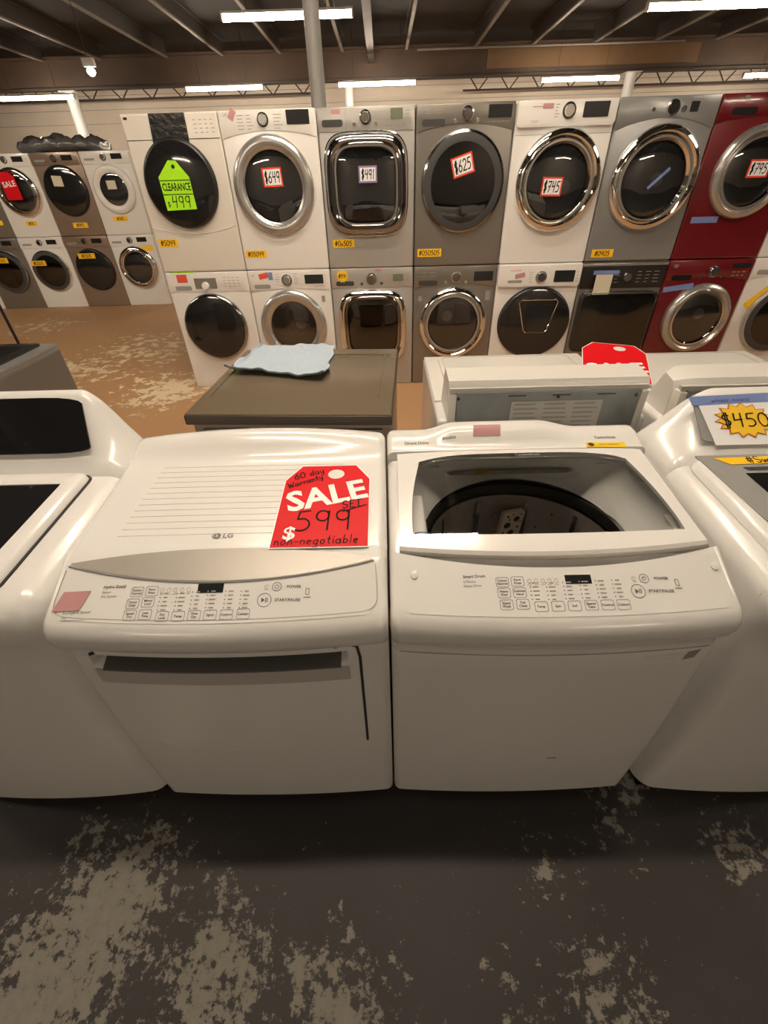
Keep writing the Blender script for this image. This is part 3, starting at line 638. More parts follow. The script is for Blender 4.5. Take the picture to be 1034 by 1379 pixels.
# ------------------------------------------------------------------ machines of the aisle, built as bowed lofts
def lofted(xs, prof, r, w_, skip=None):
    """stations xs, prof(x) -> [(y, z, move_y, move_z)], rounded vertical ends of radius r"""
    loops = []
    for x in xs:
        e = w_/2-abs(x); i = 0
        if e < r: i = r-math.sqrt(max(0, r*r-(r-e)**2))
        loops.append([(x, y+i*a, z+i*b) for y, z, a, b in prof(x)])
    mb = MB(); n = len(loops[0]); vs_ = [p for l in loops for p in l]; fs = []
    for i in range(len(loops)-1):
        for j in range(n):
            k = (j+1) % n
            c = [(loops[i][j][q]+loops[i+1][k][q])/2 for q in range(3)]
            if skip and skip(c): continue
            fs.append((i*n+j, i*n+k, (i+1)*n+k, (i+1)*n+j))
    fs.append(tuple(range(n))); fs.append(tuple((len(loops)-1)*n+j for j in range(n))[::-1])
    return mb.add(vs_, fs)
def stations(w_, r, n):
    h = w_/2; out = [-h+r*(1-math.cos(PI/2*i/6)) for i in range(6)]
    out += [-h+r+(w_-2*r)*i/n for i in range(n+1)]
    out += [h-r*(1-math.cos(PI/2*i/6)) for i in range(5, -1, -1)]
    return out
LW = .706; LY = .535       # width of the pair, world y of the bowed front lip
def bow(x): return .020*(2*x/LW)**2
def front_y(x, z):        # front sheet
    return .028-.012*math.sin(PI*min(1, z/.8))+bow(x)*(.6+.4*z/.8)
def sstep(a): a = min(1, max(0, a)); return a*a*(3-2*a)
class Lid: pass
DRY = Lid(); WAS = Lid()
DRY.yp = lambda x: .102+.050*(2*x/LW)**2
WAS.yp = lambda x: .116+.046*(2*x/LW)**2
def panel_z(x, y): return .864+(y-bow(x)-.02)*.5
def dry_top(x, y):
    yp = DRY.yp(x)
    if y <= yp: return panel_z(x, y)
    if y <= .176: a = (y-yp)/(.176-yp); return panel_z(x, yp)*(1-a)+.926*a
    z = .926+(y-.176)*.10
    if y > .50: z += sstep((y-.50)/.075)*(.016+.024*(1-(2*x/LW)**2))
    return z
NOSE = [(.016, .780), (.006, .797), (.0, .815), (.0, .836), (.007, .852)]
def hump(x):   # rear console of the washer
    return .022*sstep((x+.25)/.09)*sstep((.19-x)/.12)
def was_top(x, y):
    if y <= WAS.yp(x): return panel_z(x, y)
    if y < .518: return .893+(y-.15)*.12
    return .964+.018*sstep((y-.518)/.07)+hump(x)*sstep((y-.53)/.05)
def lid_z(y): return .920+(y-.15)*.12
def dry_prof(x):
    P = [(.66, .03, 0, 0), (.045, .03, 0, 0)]
    zs = [.03, .06, .12, .2, .28, .36, .44, .52, .58, .62, .65, .675, .69, .70, .706, .712, .718, .724, .730, .738, .745, .750, .7525, .758, .770]
    for z in zs:
        y = front_y(x, z)
        # wide hand recess of the drop-down door
        a = sstep((.285-abs(x+.02))/.03)
        top = .752; bot = .700
        if a > 0 and bot < z < top: y += a*.055*sstep((z-bot-.002)/.02)
        P.append((y, z, 1, 0))
    for y, z in NOSE: P.append((y+bow(x), z, 1, -.3))
    yp = DRY.yp(x)
    for k in range(7): y = .02+bow(x)+(yp-.02-bow(x))*k/6; P.append((y, panel_z(x, y), .7, -.7 if k < 3 else -1))
    for k in range(1, 5): y = yp+(.176-yp)*k/4; P.append((y, dry_top(x, y), 0, -1))
    for y in (.19, .25, .32, .40, .47, .50, .52, .54, .56, .575, .59): P.append((y, dry_top(x, y), 0, -1))
    zr = dry_top(x, .59); P += [(.605, zr-.004, -.5, -1), (.617, zr-.016, -.8, -.6), (.622, zr-.04, -1, 0), (.66, .8, 0, 0)]
    return P
ln_ink = lambda: None
dryer = thing('laundry_dryer', 'white top-control dryer with silver crescent strip and drop-down door', 'dryer', (-.359, LY, 0))
lofted(stations(LW, .02, 90), dry_prof, .02, LW).build('body', 'white', dryer, smooth=42)
def conform(top, eps): return lambda x, y: (x, y, top(x, y)+eps)
# silver crescent under the top edge
rows = []
def cres(x, k):
    y0 = DRY.yp(x); y1 = max(y0+.001, .148+.030*(1-(x/.325)**2)); y = y0+(y1-y0)*k/6; return (x, y, dry_top(x, y)+.0022)
for k in range(7): rows.append([cres(x, k) for x in [-.322+.644*i/40 for i in range(41)]])
MB().grid(rows).build('crescent_trim', 'silver_trim', dryer, smooth=60, fix=False)
MB().tube([(x, DRY.yp(x)-.002, dry_top(x, DRY.yp(x)-.002)+.0005) for x in [-.325+.65*i/40 for i in range(41)]], .0022, 5).build('trim_shadow_gap', 'grey_plastic', dryer, smooth=60)
# fine ridges across the top
for i in range(13):
    y = .225+.021*i; mb = MB(); hw = .255-.0012*i
    mb.tube([(x, y+.004*(2*x/LW)**2*-1, dry_top(x, y)+.0004) for x in [-hw+2*hw*k/12 for k in range(13)]], .0006, 4); mb.build('top_ridge', 'ridge', dryer, smooth=60)
MB().tube([(x, .505+.01*(1-(2*x/LW)**2), dry_top(x, .505)) for x in [-.30+.6*k/24 for k in range(25)]], .0016, 4).build('rear_crease', 'white_warm', dryer, smooth=60)

def hit(top, px, py, ox):
    # pixel -> local (x, y) on a machine's top surface
    d = ray(px, py); z = .9
    for _ in range(30):
        t_ = (z-CAMH)/d.z; p = CAM+d*t_; z = z*.5+.5*top(max(-.33, min(.33, p.x-ox)), max(.02, min(.6, p.y-LY)))
    return p.x-ox, p.y-LY
def control_print(t, top, ox, ox_px, grid6, row6, rowtxt, gridtxt, disp, power, start, icon, title, title_px, subs, marks):
    cp = thing_part = None
    sc = .5
    # panel surface
    yp = (DRY if top is dry_top else WAS).yp
    rows = []
    for k in range(7):
        rows.append([(x, .024+bow(x)+(yp(x)-.008-.024-bow(x))*k/6, 0) for x in [-.315+.63*i/36 for i in range(37)]])
    rows = [[(x, y, top(x, y)+.0012) for x, y, _ in r] for r in rows]
    cp = MB().grid(rows).build('control_panel', 'white', t, smooth=60, fix=False)
    fn = conform(top, .0022); C2 = .89
    def at(p, cx, cy, sq=C2): return lambda u, v: fn(cx+u, cy+v*sq)
    for (px, py), tx in list(zip(grid6, gridtxt))+list(zip(row6, rowtxt)):
        x, y = hit(top, px, py, ox); big = (px, py) in grid6
        b = put2d(frame2d(rrect(-.0132, .0132, -.0105, .0105, .004), .0011), at(0, x, y)).build('button', 'panel_grey_ink', cp, fix=False)
        ls = tx.split('|')
        put2d(join2d(*[mv(text2d(s, .0068, bold=.02), 0, (len(ls)-1)*.0032-i*.0066) for i, s in enumerate(ls)]), at(0, x, y)).build('button_lettering', 'panel_ink', cp, fix=False)
    x, y = hit(top, *disp, ox); put2d(poly2d([(-.0265, -.0095), (.0265, -.0095), (.0265, .0095), (-.0265, .0095)]), at(0, x, y)).build('display', 'lcd', cp, fix=False)
    for (px, py), r, nm in ((power, .0098, 'power_button'), (start, .0145, 'start_button')):
        x, y = hit(top, px, py, ox); put2d(frame2d(arc(0, 0, r, r, 0, 360, 24)[:-1], .0012), at(0, x, y)).build(nm, 'panel_ink', cp, fix=False)
        if nm[0] == 'p':
            put2d(join2d(stroke2d([arc(0, 0, .004, .004, 120, 420, 10), [(0, .001), (0, .005)]], .001)), at(0, x, y)).build('power_symbol', 'panel_ink', cp, fix=False)
            put2d(text2d('POWER', .0085, 'LEFT', .02), at(0, x+.02, y)).build('lettering', 'panel_ink', cp, fix=False)
            put2d(join2d(*[stroke2d([arc(-.021, .0, .004, .0035, 0, 300, 8), [(-.025, -.006), (-.017, -.006)]], .001)]), at(0, x, y)).build('remote_symbol', 'panel_grey_ink', cp, fix=False)
        else:
            put2d(join2d(poly2d([(-.006, -.005), (.001, 0), (-.006, .005)]), poly2d([(.002, -.005), (.0035, -.005), (.0035, .005), (.002, .005)]), poly2d([(.005, -.005), (.0065, -.005), (.0065, .005), (.005, .005)])), at(0, x, y)).build('start_symbol', 'panel_ink', cp, fix=False)
            put2d(text2d('START/PAUSE', .0085, 'LEFT', .02), at(0, x+.021, y)).build('lettering', 'panel_ink', cp, fix=False)
    x, y = hit(top, *icon, ox); put2d(join2d(frame2d(rrect(-.004, .004, -.006, .008, .002), .001), stroke2d([[(-.007, -.011), (.007, -.011)]], .0015)), at(0, x, y)).build('tag_on_symbol', 'panel_ink', cp, fix=False)
    x, y = hit(top, *title_px, ox); put2d(join2d(mv(text2d(title, .0090, 'LEFT', .02), 0, 0), *[mv(text2d(s, .007, 'LEFT'), 0, -.011-.009*i) for i, s in enumerate(subs)]), at(0, x, y)).build('title_lettering', 'panel_ink', cp, fix=False)
    # indicator columns between the display and the row of buttons
    ps = []
    for (px, py), k in marks:
        x, y = hit(top, px, py, ox)
        for i in range(5):
            l = random.uniform(.007, .014); ps.append(mv(poly2d([(-l/2, -.0011), (l/2, -.0011), (l/2, .0011), (-l/2, .0011)]), x, y+.0085*(2-i)*C2))
            ps.append(mv(poly2d([(-.0012, -.0012), (.0012, -.0012), (.0012, .0012), (-.0012, .0012)]), x-.011, y+.0085*(2-i)*C2))
    put2d(join2d(*ps), fn).build('indicator_print', 'panel_grey_ink', cp, fix=False)
    # faint cycle symbols left of the display
    x, y = hit(top, *disp, ox); ps = []
    for i in range(5): ps.append(mv(stroke2d([arc(0, 0, .0035, .0045, 0, 360, 8), [(-.004, -.007), (.004, -.007)]], .0012), x-.045-.0135*i, y-.002))
    put2d(join2d(*ps), fn).build('cycle_symbols', 'label_grey', cp, fix=False)
    return cp
cpd = control_print(dryer, dry_top, -.359, 0, [(185, 798), (205, 797), (179, 814), (199.6, 812), (175, 829.5), (195.7, 828.5)], [(218.4, 831), (240, 830.8), (261.5, 829.5), (283, 829), (305, 828.5), (327.5, 827.4)],
    ['Dry|Level', 'Temp.', 'Time|Dry', 'Signal', 'Control', 'Custom'], ['Cotton|Normal', 'Perm|Press', 'Heavy|Duty', 'Mixed|Load', 'Speed|Dry', 'Less|Time'], (284, 793), (373, 791), (356, 809), (414, 798), 'Hydro Shield', (140, 792), ['Sensor', 'Dry System'],
    [((222, 811), 0), ((244, 811), 0), ((265, 809), 0), ((286, 808), 0), ((310, 808), 0), ((331, 808), 0)])
# pink sticker and lettering in the corner of the panel
x, y = hit(dry_top, 97, 811, -.359); fn = conform(dry_top, .003)
patch(x-.036, x+.022, y-.018, y+.018, fn, 10, 4, .014).build('pink_sticker', 'tape_pink', dryer, fix=False)
x, y = hit(dry_top, 85, 827, -.359); put2d(join2d(mv(text2d('EcoHybrid Sensor', .008, 'LEFT'), x, y), mv(text2d('Dry', .006, 'LEFT'), x, y-.009), poly2d([(x, y-.014), (x+.05, y-.014), (x+.05, y-.0135), (x, y-.0135)])), conform(dry_top, .0024)).build('corner_lettering', 'panel_ink', dryer, fix=False)
# outline of the panel
ol = [(-.328, .135), (-.331, .10), (-.332, .075)]+[(-.307+.025*math.cos(math.radians(180+90*i/6)), .075+bow(.31)-.018+.025*math.sin(math.radians(180+90*i/6))) for i in range(1, 6)]
ol += [(-.30+.60*i/24, .030+bow(-.30+.60*i/24)) for i in range(25)]
ol += [(-a, b) for a, b in ol[:8][::-1]]
MB().tube([(a, b, dry_top(a, b)+.0012) for a, b in ol], .0008, 4).build('panel_outline', 'seam_soft', dryer, smooth=60)
# logo on the top
x, y = hit(dry_top, 300, 722, -.359); fn = conform(dry_top, .0012)
put2d(join2d(mv(poly2d(arc(0, 0, .0095, .0085, 0, 360, 20)[:-1]), x-.014, y), mv(text2d('LG', .020, 'LEFT', .01), x, y, 0, 1, .9)), fn).build('brand_logo', 'panel_ink', dryer, fix=False)
put2d(join2d(mv(stroke2d([arc(0, 0, .006, .0055, 60, 350, 12), [(0, .0), (.006, 0)], [(0, .004), (0, -.003), (.002, -.003)]], .0011), x-.014, y)), conform(dry_top, .0018)).build('logo_face', 'white_ink', dryer, fix=False)
# hand recess lip, door outline grooves
def fcurve(pts, r, nm, mt='seam', parent=dryer): return MB().tube([(x, front_y(x, z)-.0002, z) for x, z in pts], r, 5).build(nm, mt, parent, smooth=60)
dd = MB().grid([[(x, front_y(x, z)-.0016, z) for x in [-.305+.57*i/24 for i in range(25)]] for z in (.703, .688, .672, .656)]).build('handle_lip', 'lip_grey', dryer, smooth=60)
fcurve([(.235, .768), (.262, .775), (.284, .765), (.289, .73), (.290, .55), (.290, .38)], .0034, 'door_groove')
fcurve([(-.295, .755), (-.285, .76)], .005, 'door_groove')
fcurve([(-.26, .41), (-.235, .375), (-.20, .362), (0, .352), (.15, .362), (.19, .37)], .0016, 'door_crease', 'white_warm')
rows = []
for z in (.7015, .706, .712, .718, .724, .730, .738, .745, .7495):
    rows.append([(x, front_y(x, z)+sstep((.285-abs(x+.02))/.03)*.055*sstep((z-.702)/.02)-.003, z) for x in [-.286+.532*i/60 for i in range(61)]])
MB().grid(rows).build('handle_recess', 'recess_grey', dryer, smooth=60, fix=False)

# ---- the washer beside it
washer = thing('top_load_washer', 'white top-load washer with clear glass lid beside the sale-tagged dryer', 'washer', (.352, LY, 0))
def was_prof(x):
    P = [(.66, .03, 0, 0), (.045, .03, 0, 0)]
    for z in (.03, .06, .12, .2, .3, .4, .5, .6, .68, .73, .738, .742, .75, .762): P.append((front_y(x, z)+(.004 if z == .738 else 0), z, 1, 0))
    for y, z in NOSE: P.append((y+bow(x), z, 1, -.3))
    yp = WAS.yp(x)
    for k in range(7): y = .02+bow(x)+(yp-.02-bow(x))*k/6; P.append((y, panel_z(x, y), .7, -.7 if k < 3 else -1))
    P += [(yp+.002, .862, 0, -.5), (.168, .862, 0, -.5)]
    for k in range(18): y = .172+.338*k/17; P.append((y, .893+(y-.15)*.12-.004, 0, -1))
    P.append((.517, .937, 0, -1))
    for y in (.519, .528, .54, .55, .565, .58, .60, .61): P.append((y, was_top(x, y), 0, -1))
    zr = was_top(x, .61); P += [(.622, zr-.004, -.5, -1), (.632, zr-.016, -.8, -.6), (.636, zr-.04, -1, 0), (.66, .8, 0, 0)]
    return P
OPC = (.0, .345)
lofted(stations(LW, .02, 44), was_prof, .02, LW, lambda c: c[2] > .87 and c[1] < .512 and c[1] > .178 and (abs(c[0])/.312)**4+(abs(c[1]-OPC[1])/.164)**4 < 1).build('body', 'white', washer, smooth=42)
# funnel from the square opening down to the round tub, black balance ring, basket
def deck(y): return .893+(y-.15)*.12
k = 64; loops = []
for a, b, n_, dz, cy in ((.324, .170, 4, .005, OPC[1]), (.314, .164, 4, .005, OPC[1]), (.306, .164, 4, -.03, OPC[1]), (.292, .185, 3, -.06, OPC[1]), (.275, .21, 2.4, -.085, OPC[1]), (.262, .238, 2, -.115, OPC[1]-.005)):
    loops.append([(x, y, deck(y)+dz) for x, y in sel(a, b, n_, k, 0, cy)])
MB().loft(loops).build('tub_cover', 'tub_grey', washer, smooth=50)
MB().loft([[(x, y, z) for x, y in sel(r, r*.93, 2, k, 0, OPC[1])] for r, z in ((.266, .805), (.263, .812), (.254, .809), (.250, .785), (.252, .775))]).build('balance_ring', 'black_satin', washer, smooth=50)
bk = MB().loft([[(x, y, z) for x, y in sel(r, r*.93, 2, k, 0, OPC[1])] for r, z in ((.244, .775), (.248, .7), (.248, .45), (.235, .41), (.01, .40))]).build('basket', 'basket', washer, smooth=50)
for a in range(10):
    an = 2*PI*a/10; MB().loft([[(.243*math.cos(an+da)*.98, OPC[1]+.243*.93*math.sin(an+da)*.98, z) for da in (-.03, 0, .03)] for z in (.44, .76)]).build('basket_rib', 'dark_chrome', bk)
MB().loft([[(x, y, z) for x, y in sel(r, r*.93, 2, 40, 0, OPC[1])] for r, z in ((.215, .415), (.21, .44), (.12, .455), (.06, .50), (.04, .51), (.005, .512))]).build('impeller', 'dark_steel', washer, smooth=50)
MB().box(-.308, -.262, .215, .41, .845, .899).build('detergent_drawer', 'white', washer, bevel=.012, seg=3)
# pale perforated plate on the rear of the basket
fp = ony(687, 703, LY+.535); fo = Vector((fp.x-.352, .535, fp.z)); fx = Vector((1, .22, 0)).normalized(); fz = Vector((.12, .10, 1)).normalized(); fy = fx.cross(fz)
def ff(u, v, e): return tuple(fo+fx*u+fz*v+fy*e)
pl = rrect(-.037, .033, -.05, .045, .008)
bo = MB().loft([[ff(u, v, -.004) for u, v in pl], [ff(u, v, .012) for u, v in pl]], True, True).build('perforated_plate', 'hub_tan', washer)
for (a, b, r) in ((.010, .018, .010), (-.016, -.002, .011), (.002, -.032, .011), (-.020, .03, .004), (.020, -.012, .004), (-.024, -.028, .004), (-.004, .036, .003), (.022, .034, .003), (-.012, .018, .003), (.024, .008, .003)):
    for e in (-.0048, .0128): MB().add([ff(a+r*math.cos(2*PI*i/14), b+r*math.sin(2*PI*i/14), e) for i in range(14)], [tuple(range(14))]).build('hole', 'black_satin', bo, fix=False)
for i in range(26):
    an = PI*(.12+.76*random.random()); z = random.uniform(.60, .74); rr = .2445; c = Vector((rr*math.cos(an), OPC[1]+rr*.93*math.sin(an), z)); tx = Vector((-math.sin(an), .93*math.cos(an), 0)).normalized()
    MB().add([tuple(c+tx*(.004*math.cos(2*PI*j/8))+Vector((0, 0, .004*math.sin(2*PI*j/8)))) for j in range(8)], [tuple(range(8))]).build('perforation', 'chrome', bk, fix=False)
# lid: frame + glass
def lid_outer(dz, g=0):
    out = []
    N_ = 24
    for i in range(N_+1):     # front edge, left to right
        x = -.330+.66*i/N_; out.append((x, .150+.026*(2*x/LW)**2+g))
    for i in range(1, 9): out.append((.330-.004*i/8, .176+.326*i/8))
    for i in range(1, N_+1):
        x = .326-.652*i/N_; out.append((x, .514-.012*(2*x/LW)**4))
    for i in range(1, 8): out.append((-.326-.004*i/8, .502-.322*i/8))
    return [(x, y, lid_z(y)+dz) for x, y in out]
def lid_inner(dz, s=0):
    out = []; N_ = 24
    def rc(x0, y0, x1, y1, n): return [(x0+(x1-x0)*i/n, y0+(y1-y0)*i/n) for i in range(n)]
    for i in range(N_+1):
        x = -.300+.60*i/N_; out.append((x, .205+.006*(2*x/LW)**2-s))
    for i in range(1, 9):
        a = i/8; out.append((.302-.03*a+.008*math.sin(PI*a), .215+.25*a))
    for i in range(1, N_+1):
        a = 1-2*i/N_; x = .270*a; out.append((x, .470+.03*(1-a**4)))
    for i in range(1, 8):
        a = 1-i/8; out.append((-.300+.03*a-.008*math.sin(PI*a), .215+.25*a))
    return [(x, y, lid_z(y)+dz) for x, y in out]
lid = MB(); lid.loft([lid_outer(-.018, .004), lid_outer(-.004, -.002), lid_outer(.002, .004), lid_inner(.002), lid_inner(-.007)])
lo = lid.build('lid', 'white', washer, smooth=40)
g = MB(); L_ = lid_inner(.0005); g.add(L_, [tuple(range(len(L_)))]); g.build('glass', 'lid_glass', lo, fix=False)
MB().tube([lid_outer(-.008, -.003)[i] for i in range(25)], .006, 6).build('lid_grip', 'silver_trim', lo, smooth=60)
x, y = .02, .485; put2d(mv(text2d('TurboWash', .014, bold=.01), x, y+.005), lambda u, v: (u, v, lid_z(v)+.0032)).build('lid_lettering', 'panel_grey_ink', lo, fix=False)
# inside: warning labels on the rear of the tub cover (under the glass), blue care logo
def inner_fn(u, v): return (u, .478-.02+v*.2, .88+v*.9)
for nm, mt, poly in (('warning_label', 'label_grey', [(-.17, -.012), (.17, -.012), (.17, .012), (-.17, .012)]), ('yellow_label', 'label_yellow', [(-.09, -.014), (-.04, -.014), (-.04, .014), (-.09, .014)])):
    put2d(poly2d(poly), lambda u, v: (u-.02, .505-.45*v, .900+v*.82)).build(nm, mt, washer, fix=False)
put2d(join2d(*[poly2d([(-.16+.05*i, .0+.006*j), (-.12+.05*i, .0+.006*j), (-.12+.05*i, .003+.006*j), (-.16+.05*i, .003+.006*j)]) for i in range(7) for j in range(-1, 2) if i != 1 and i != 2]), lambda u, v: (u-.02, .5043-.45*v, .9005+v*.82)).build('label_print', 'panel_grey_ink', washer, fix=False)
x, y = hit(lambda a, b: lid_z(b), 572, 722, .352)
put2d(frame2d(arc(0, 0, .02, .011, 0, 360, 24)[:-1], .004), lambda u, v: (x+u-.005, y+.02+v, deck(y)+.014)).build('blue_logo_ring', 'logo_blue', washer, fix=False)
cpw = control_print(washer, was_top, .352, 0, [(676, 785), (696.5, 784), (678.5, 799.6), (699.5, 799), (682, 815.5), (704, 814.6)], [(728.8, 817.9), (751.3, 817.3), (773.5, 816.7), (796, 816), (818, 815.5), (839.5, 814.9)],
    ['Temp.', 'Spin', 'Soil', 'Special|Care', 'Control', 'Custom'], ['Cotton|Normal', 'Perm|Press', 'Heavy|Duty', 'Delicate|Hand', 'Speed|Wash', 'Tub|Clean'], (778, 781), (866.5, 780), (859, 797), (911, 786), 'Smart Drum', (623, 778), ['6 Motion', 'Direct Drive'],
    [((722, 797), 0), ((744, 797), 0), ((767, 796), 0), ((789, 795), 0), ((811, 794), 0), ((833, 793), 0)])
for px, py in ((558, 776), (961, 764)):
    x, y = hit(was_top, px, py, .352); z = was_top(x, y)
    MB().loft([[(x+r*math.cos(2*PI*i/14), y+r*math.sin(2*PI*i/14), z+dz+.5*r*math.sin(2*PI*i/14)) for i in range(14)] for r, dz in ((.008, .001), (.0075, .005), (.001, .006))]).build('screw_cap', 'white', washer, smooth=50)
MB().tube([(x, front_y(x, .738)+.002, .738) for x in [-.335+.67*i/30 for i in range(31)]], .0022, 5).build('front_seam', 'seam_soft', washer, smooth=60)
put2d(poly2d([(.285, .70), (.312, .706), (.318, .732), (.291, .726)]), lambda u, v: (u, front_y(u, v)-.001, v)).build('rating_sticker', 'grey_plastic', washer, fix=False)
put2d(join2d(mv(text2d('Inverter DirectDrive', .009), .235, .722), mv(text2d('10 Year Warranty', .008), .238, .710)), lambda u, v: (u, front_y(u, v)-.001, v)).build('front_lettering', 'label_grey', washer, fix=False)
fcurve([(.07, .272), (.095, .275)], .0012, 'scuff_mark', 'panel_ink', washer)
# rear console print: lettering, pink sticker, yellow energy strip
def con_fn(e): return lambda u, v: (u, v, was_top(u, v)+e)
for q in (mv(text2d('Direct Drive', .013, 'LEFT', .02), -.305, .550), mv(text2d('6motion', .011, 'LEFT', .02), -.20, .556), mv(text2d('TurboWash', .012, 'CENTER', .02), .25, .555)):
    put2d(q, con_fn(.001)).build('console_lettering', 'panel_ink', washer, fix=False)
patch(-.115, -.04, .556, .588, con_fn(.0015), 12, 6, .004).build('pink_sticker', 'tape_pink', washer, fix=False)
x, y = hit(lambda a, b: lid_z(b)+.003, 816, 599, .352)
patch(x-.052, x+.052, y-.011, y+.011, lambda u, v: (u, v-(u-x)*.05, lid_z(v)+.0035)).build('yellow_energy_strip', 'label_yellow', lo, fix=False)
put2d(join2d(mv(text2d('SAVE ENERGY', .009, 'LEFT'), x-.02, y), mv(poly2d(arc(0, 0, .008, .008, 0, 360, 12)[:-1]), x-.04, y)), lambda u, v: (u, v-(u-x)*.05, lid_z(v)+.0045)).build('energy_lettering', 'girder', lo, fix=False)

# ------------------------------------------------------------------ sale tag on the dryer
tg = thing('sale_tag', 'red paper SALE tag with handwritten 599 lying on the dryer top', 'price tag', (-.1535, LY+.318, dry_top(-.0, .318)+.0015))
sl = math.atan(.10); fnt = lambda e: (lambda u, v: (u, v*math.cos(sl), v*math.sin(sl)+e))
def tagpoly(hw=.1085, hh=.147, cut=.036, cv=.058): return [(-hw, -hh), (hw, -hh), (hw, hh-cv), (hw-cut, hh), (-hw+cut, hh), (-hw, hh-cv)]
def sale_tag_mesh(t, fnt, hand=True, dv=0):
    pl = tagpoly(); mb = MB(); mb.loft([[fnt(.002)(*q) for q in pl], [fnt(.003)(*q) for q in pl]], True, True); mb.build('tag_card', 'white_ink', t)
    pl = tagpoly(.106, .1445); mb = MB(); mb.loft([[fnt(.0028)(*q) for q in pl], [fnt(.0034)(*q) for q in pl]], True, True); mb.build('red_print', 'tag_red', t)
    put2d(poly2d(arc(.020, .108, .021, .019, 0, 360, 24)[:-1]), fnt(.004)).build('punched_hole', 'white_warm', t, fix=False)
    put2d(mv(text2d('SALE', .094, bold=.03), .003, .022+dv, .25, .98, 1.05), fnt(.0042)).build('lettering', 'white_ink', t, fix=False)
    put2d(mv(text2d('$', .055, bold=.02), -.070, -.104), fnt(.0042)).build('currency_sign', 'white_ink', t, fix=False)
    if hand:
        for nm, it in (('warranty_note', (hand2d('60 day', .022, .0028, -.050, .112, .36), hand2d('Warranty', .020, .0028, -.056, .082, .40))), ('price_note', (hand2d('599', .066, .0042, .008, -.062, .03, .0),)),
                       ('set_note', (hand2d('SET', .026, .0032, .066, -.008, .16), stroke2d([[(.045, -.034), (.10, -.012)]], .003))), ('terms_note', (hand2d('non-negotiable', .026, .0022, -.006, -.124, .02),))):
            put2d(join2d(*it), fnt(.0046)).build(nm, 'ink', t, fix=False)
sale_tag_mesh(tg, fnt)

# ------------------------------------------------------------------ washers flanking the pair
def flank(name, label, xc, w_, fy, ztop, side):
    """top loader with rear console; side=+1: its right edge meets the pair"""
    t = thing(name, label, 'washer', (xc, fy, 0))
    bowf = lambda x: .022*(2*x/w_)**2
    def prof(x):
        P = [(.66, .03, 0, 0), (.04, .03, 0, 0)]
        for z in (.03, .1, .2, .35, .5,   .65, .72, .77): P.append((.016-.010*math.sin(PI*min(1, z/.85))+bowf(x), z, 1, 0))
        for (y, z), (a, b) in zip(((.004, .80), (.0, .825), (.001, .85), (.008, .874), (.022, .892), (.042, .901)), ((1, -.1), (1, -.3), (.95, -.5), (.85, -.7), (.6, -.9), (.3, -1))): P.append((y+bowf(x), z, a, b))
        for y in (.075, .10, .16, .24, .32, .40, .46, .49): P.append((y, .905+(y-.05)*.055*ztop, 0, -1))
        P += [(.62, .93, 0, -1), (.655, .90, 0, 0), (.66, .85, 0, 0)]
        return P
    lofted(stations(w_, .05, 24), prof, .05, w_).build('body', 'white', t, smooth=45)
    return t
def end_drop(x, hw=.35, r=.05):
    e = hw-abs(x); return r-math.sqrt(max(0, r*r-(r-e)**2)) if e < r else 0
def deckz(y, k=1): return .905+(y-.05)*.055*k
# left machine
gw = flank('top_load_washer', 'white top-load washer with glossy black console and dark lid window', -1.068, .70, .545, 1, 1)
x0, x1 = -.35, .345
def gcon(x):
    e = .345-abs(x); s_ = sstep(e/.13)
    zt = .955+.155*s_; return [(.475, .928), (.487, .945), (.50, .953), (.51+.0*s_, .958+.012*s_), (.60+.02*s_, zt-.01), (.615+.02*s_, zt), (.645, zt), (.66, zt-.015), (.66, .92)]
loops = [[(x, y, z-end_drop(x)) for y, z in gcon(x)] for x in [-.347+.694*i/80 for i in range(81)]]
MB().loft(loops, True, True).build('console', 'white', gw, smooth=42)
def gface(x, v): # console face, v 0..1 from bottom to top
    y0, z0, y1, z1 = .512, .970, .618, 1.098; return (x, y0+(y1-y0)*v-.004, z0+(z1-z0)*v+.006)
pl = rrect(-.30, .235, .04, .97, .07); pl = [(x-(.035*v if x > 0 else -.035*v), v) for x, v in [(a, max(.04, min(.97, b))) for a, b in rrect(-.30, .262, .04, .97, .10)]]
mb = MB(); mb.loft([[gface(x, v) for x, v in pl], [(gface(x, v)[0], gface(x, v)[1]-.003, gface(x, v)[2]+.003) for x, v in pl]], True, True); gp = mb.build('console_glass', 'black_gloss', gw)
nrm = Vector((0, -.77, .64)); c0 = Vector(gface(-.03, .45)); uu = Vector((1, 0, 0)); vv = Vector((0, .64, .77))
for nm, mt, rs in (('dial_ring', 'chrome', ((.036, .002), (.034, .010), (.029, .012))), ('dial', 'dark_steel', ((.029, .01), (.026, .022), (.001, .023)))):
    MB().loft([[c0+uu*(r*math.cos(2*PI*i/24))+vv*(r*math.sin(2*PI*i/24))+nrm*h for i in range(24)] for r, h in rs]).build(nm, mt, gp, smooth=50)
fn = lambda x, v: tuple(Vector(gface(.155+x, .3+v))+nrm*.0042)
put2d(frame2d([(-.013, -.15), (.013, -.15), (.013, .25), (-.013, .25)], .002), fn).build('panel_symbol', 'panel_grey_ink', gp, fix=False)
ps = [poly2d([(-.16+.02*i, .0+.1*j), (-.15+.02*i, .0+.1*j), (-.15+.02*i, .02+.1*j), (-.16+.02*i, .02+.1*j)]) for i in range(6) for j in range(6)]
put2d(join2d(*[mv(p, .15, .1) for p in ps]), lambda x, v: tuple(Vector(gface(x, v))+nrm*.0042)).build('panel_marks', 'label_grey', gp, fix=False)
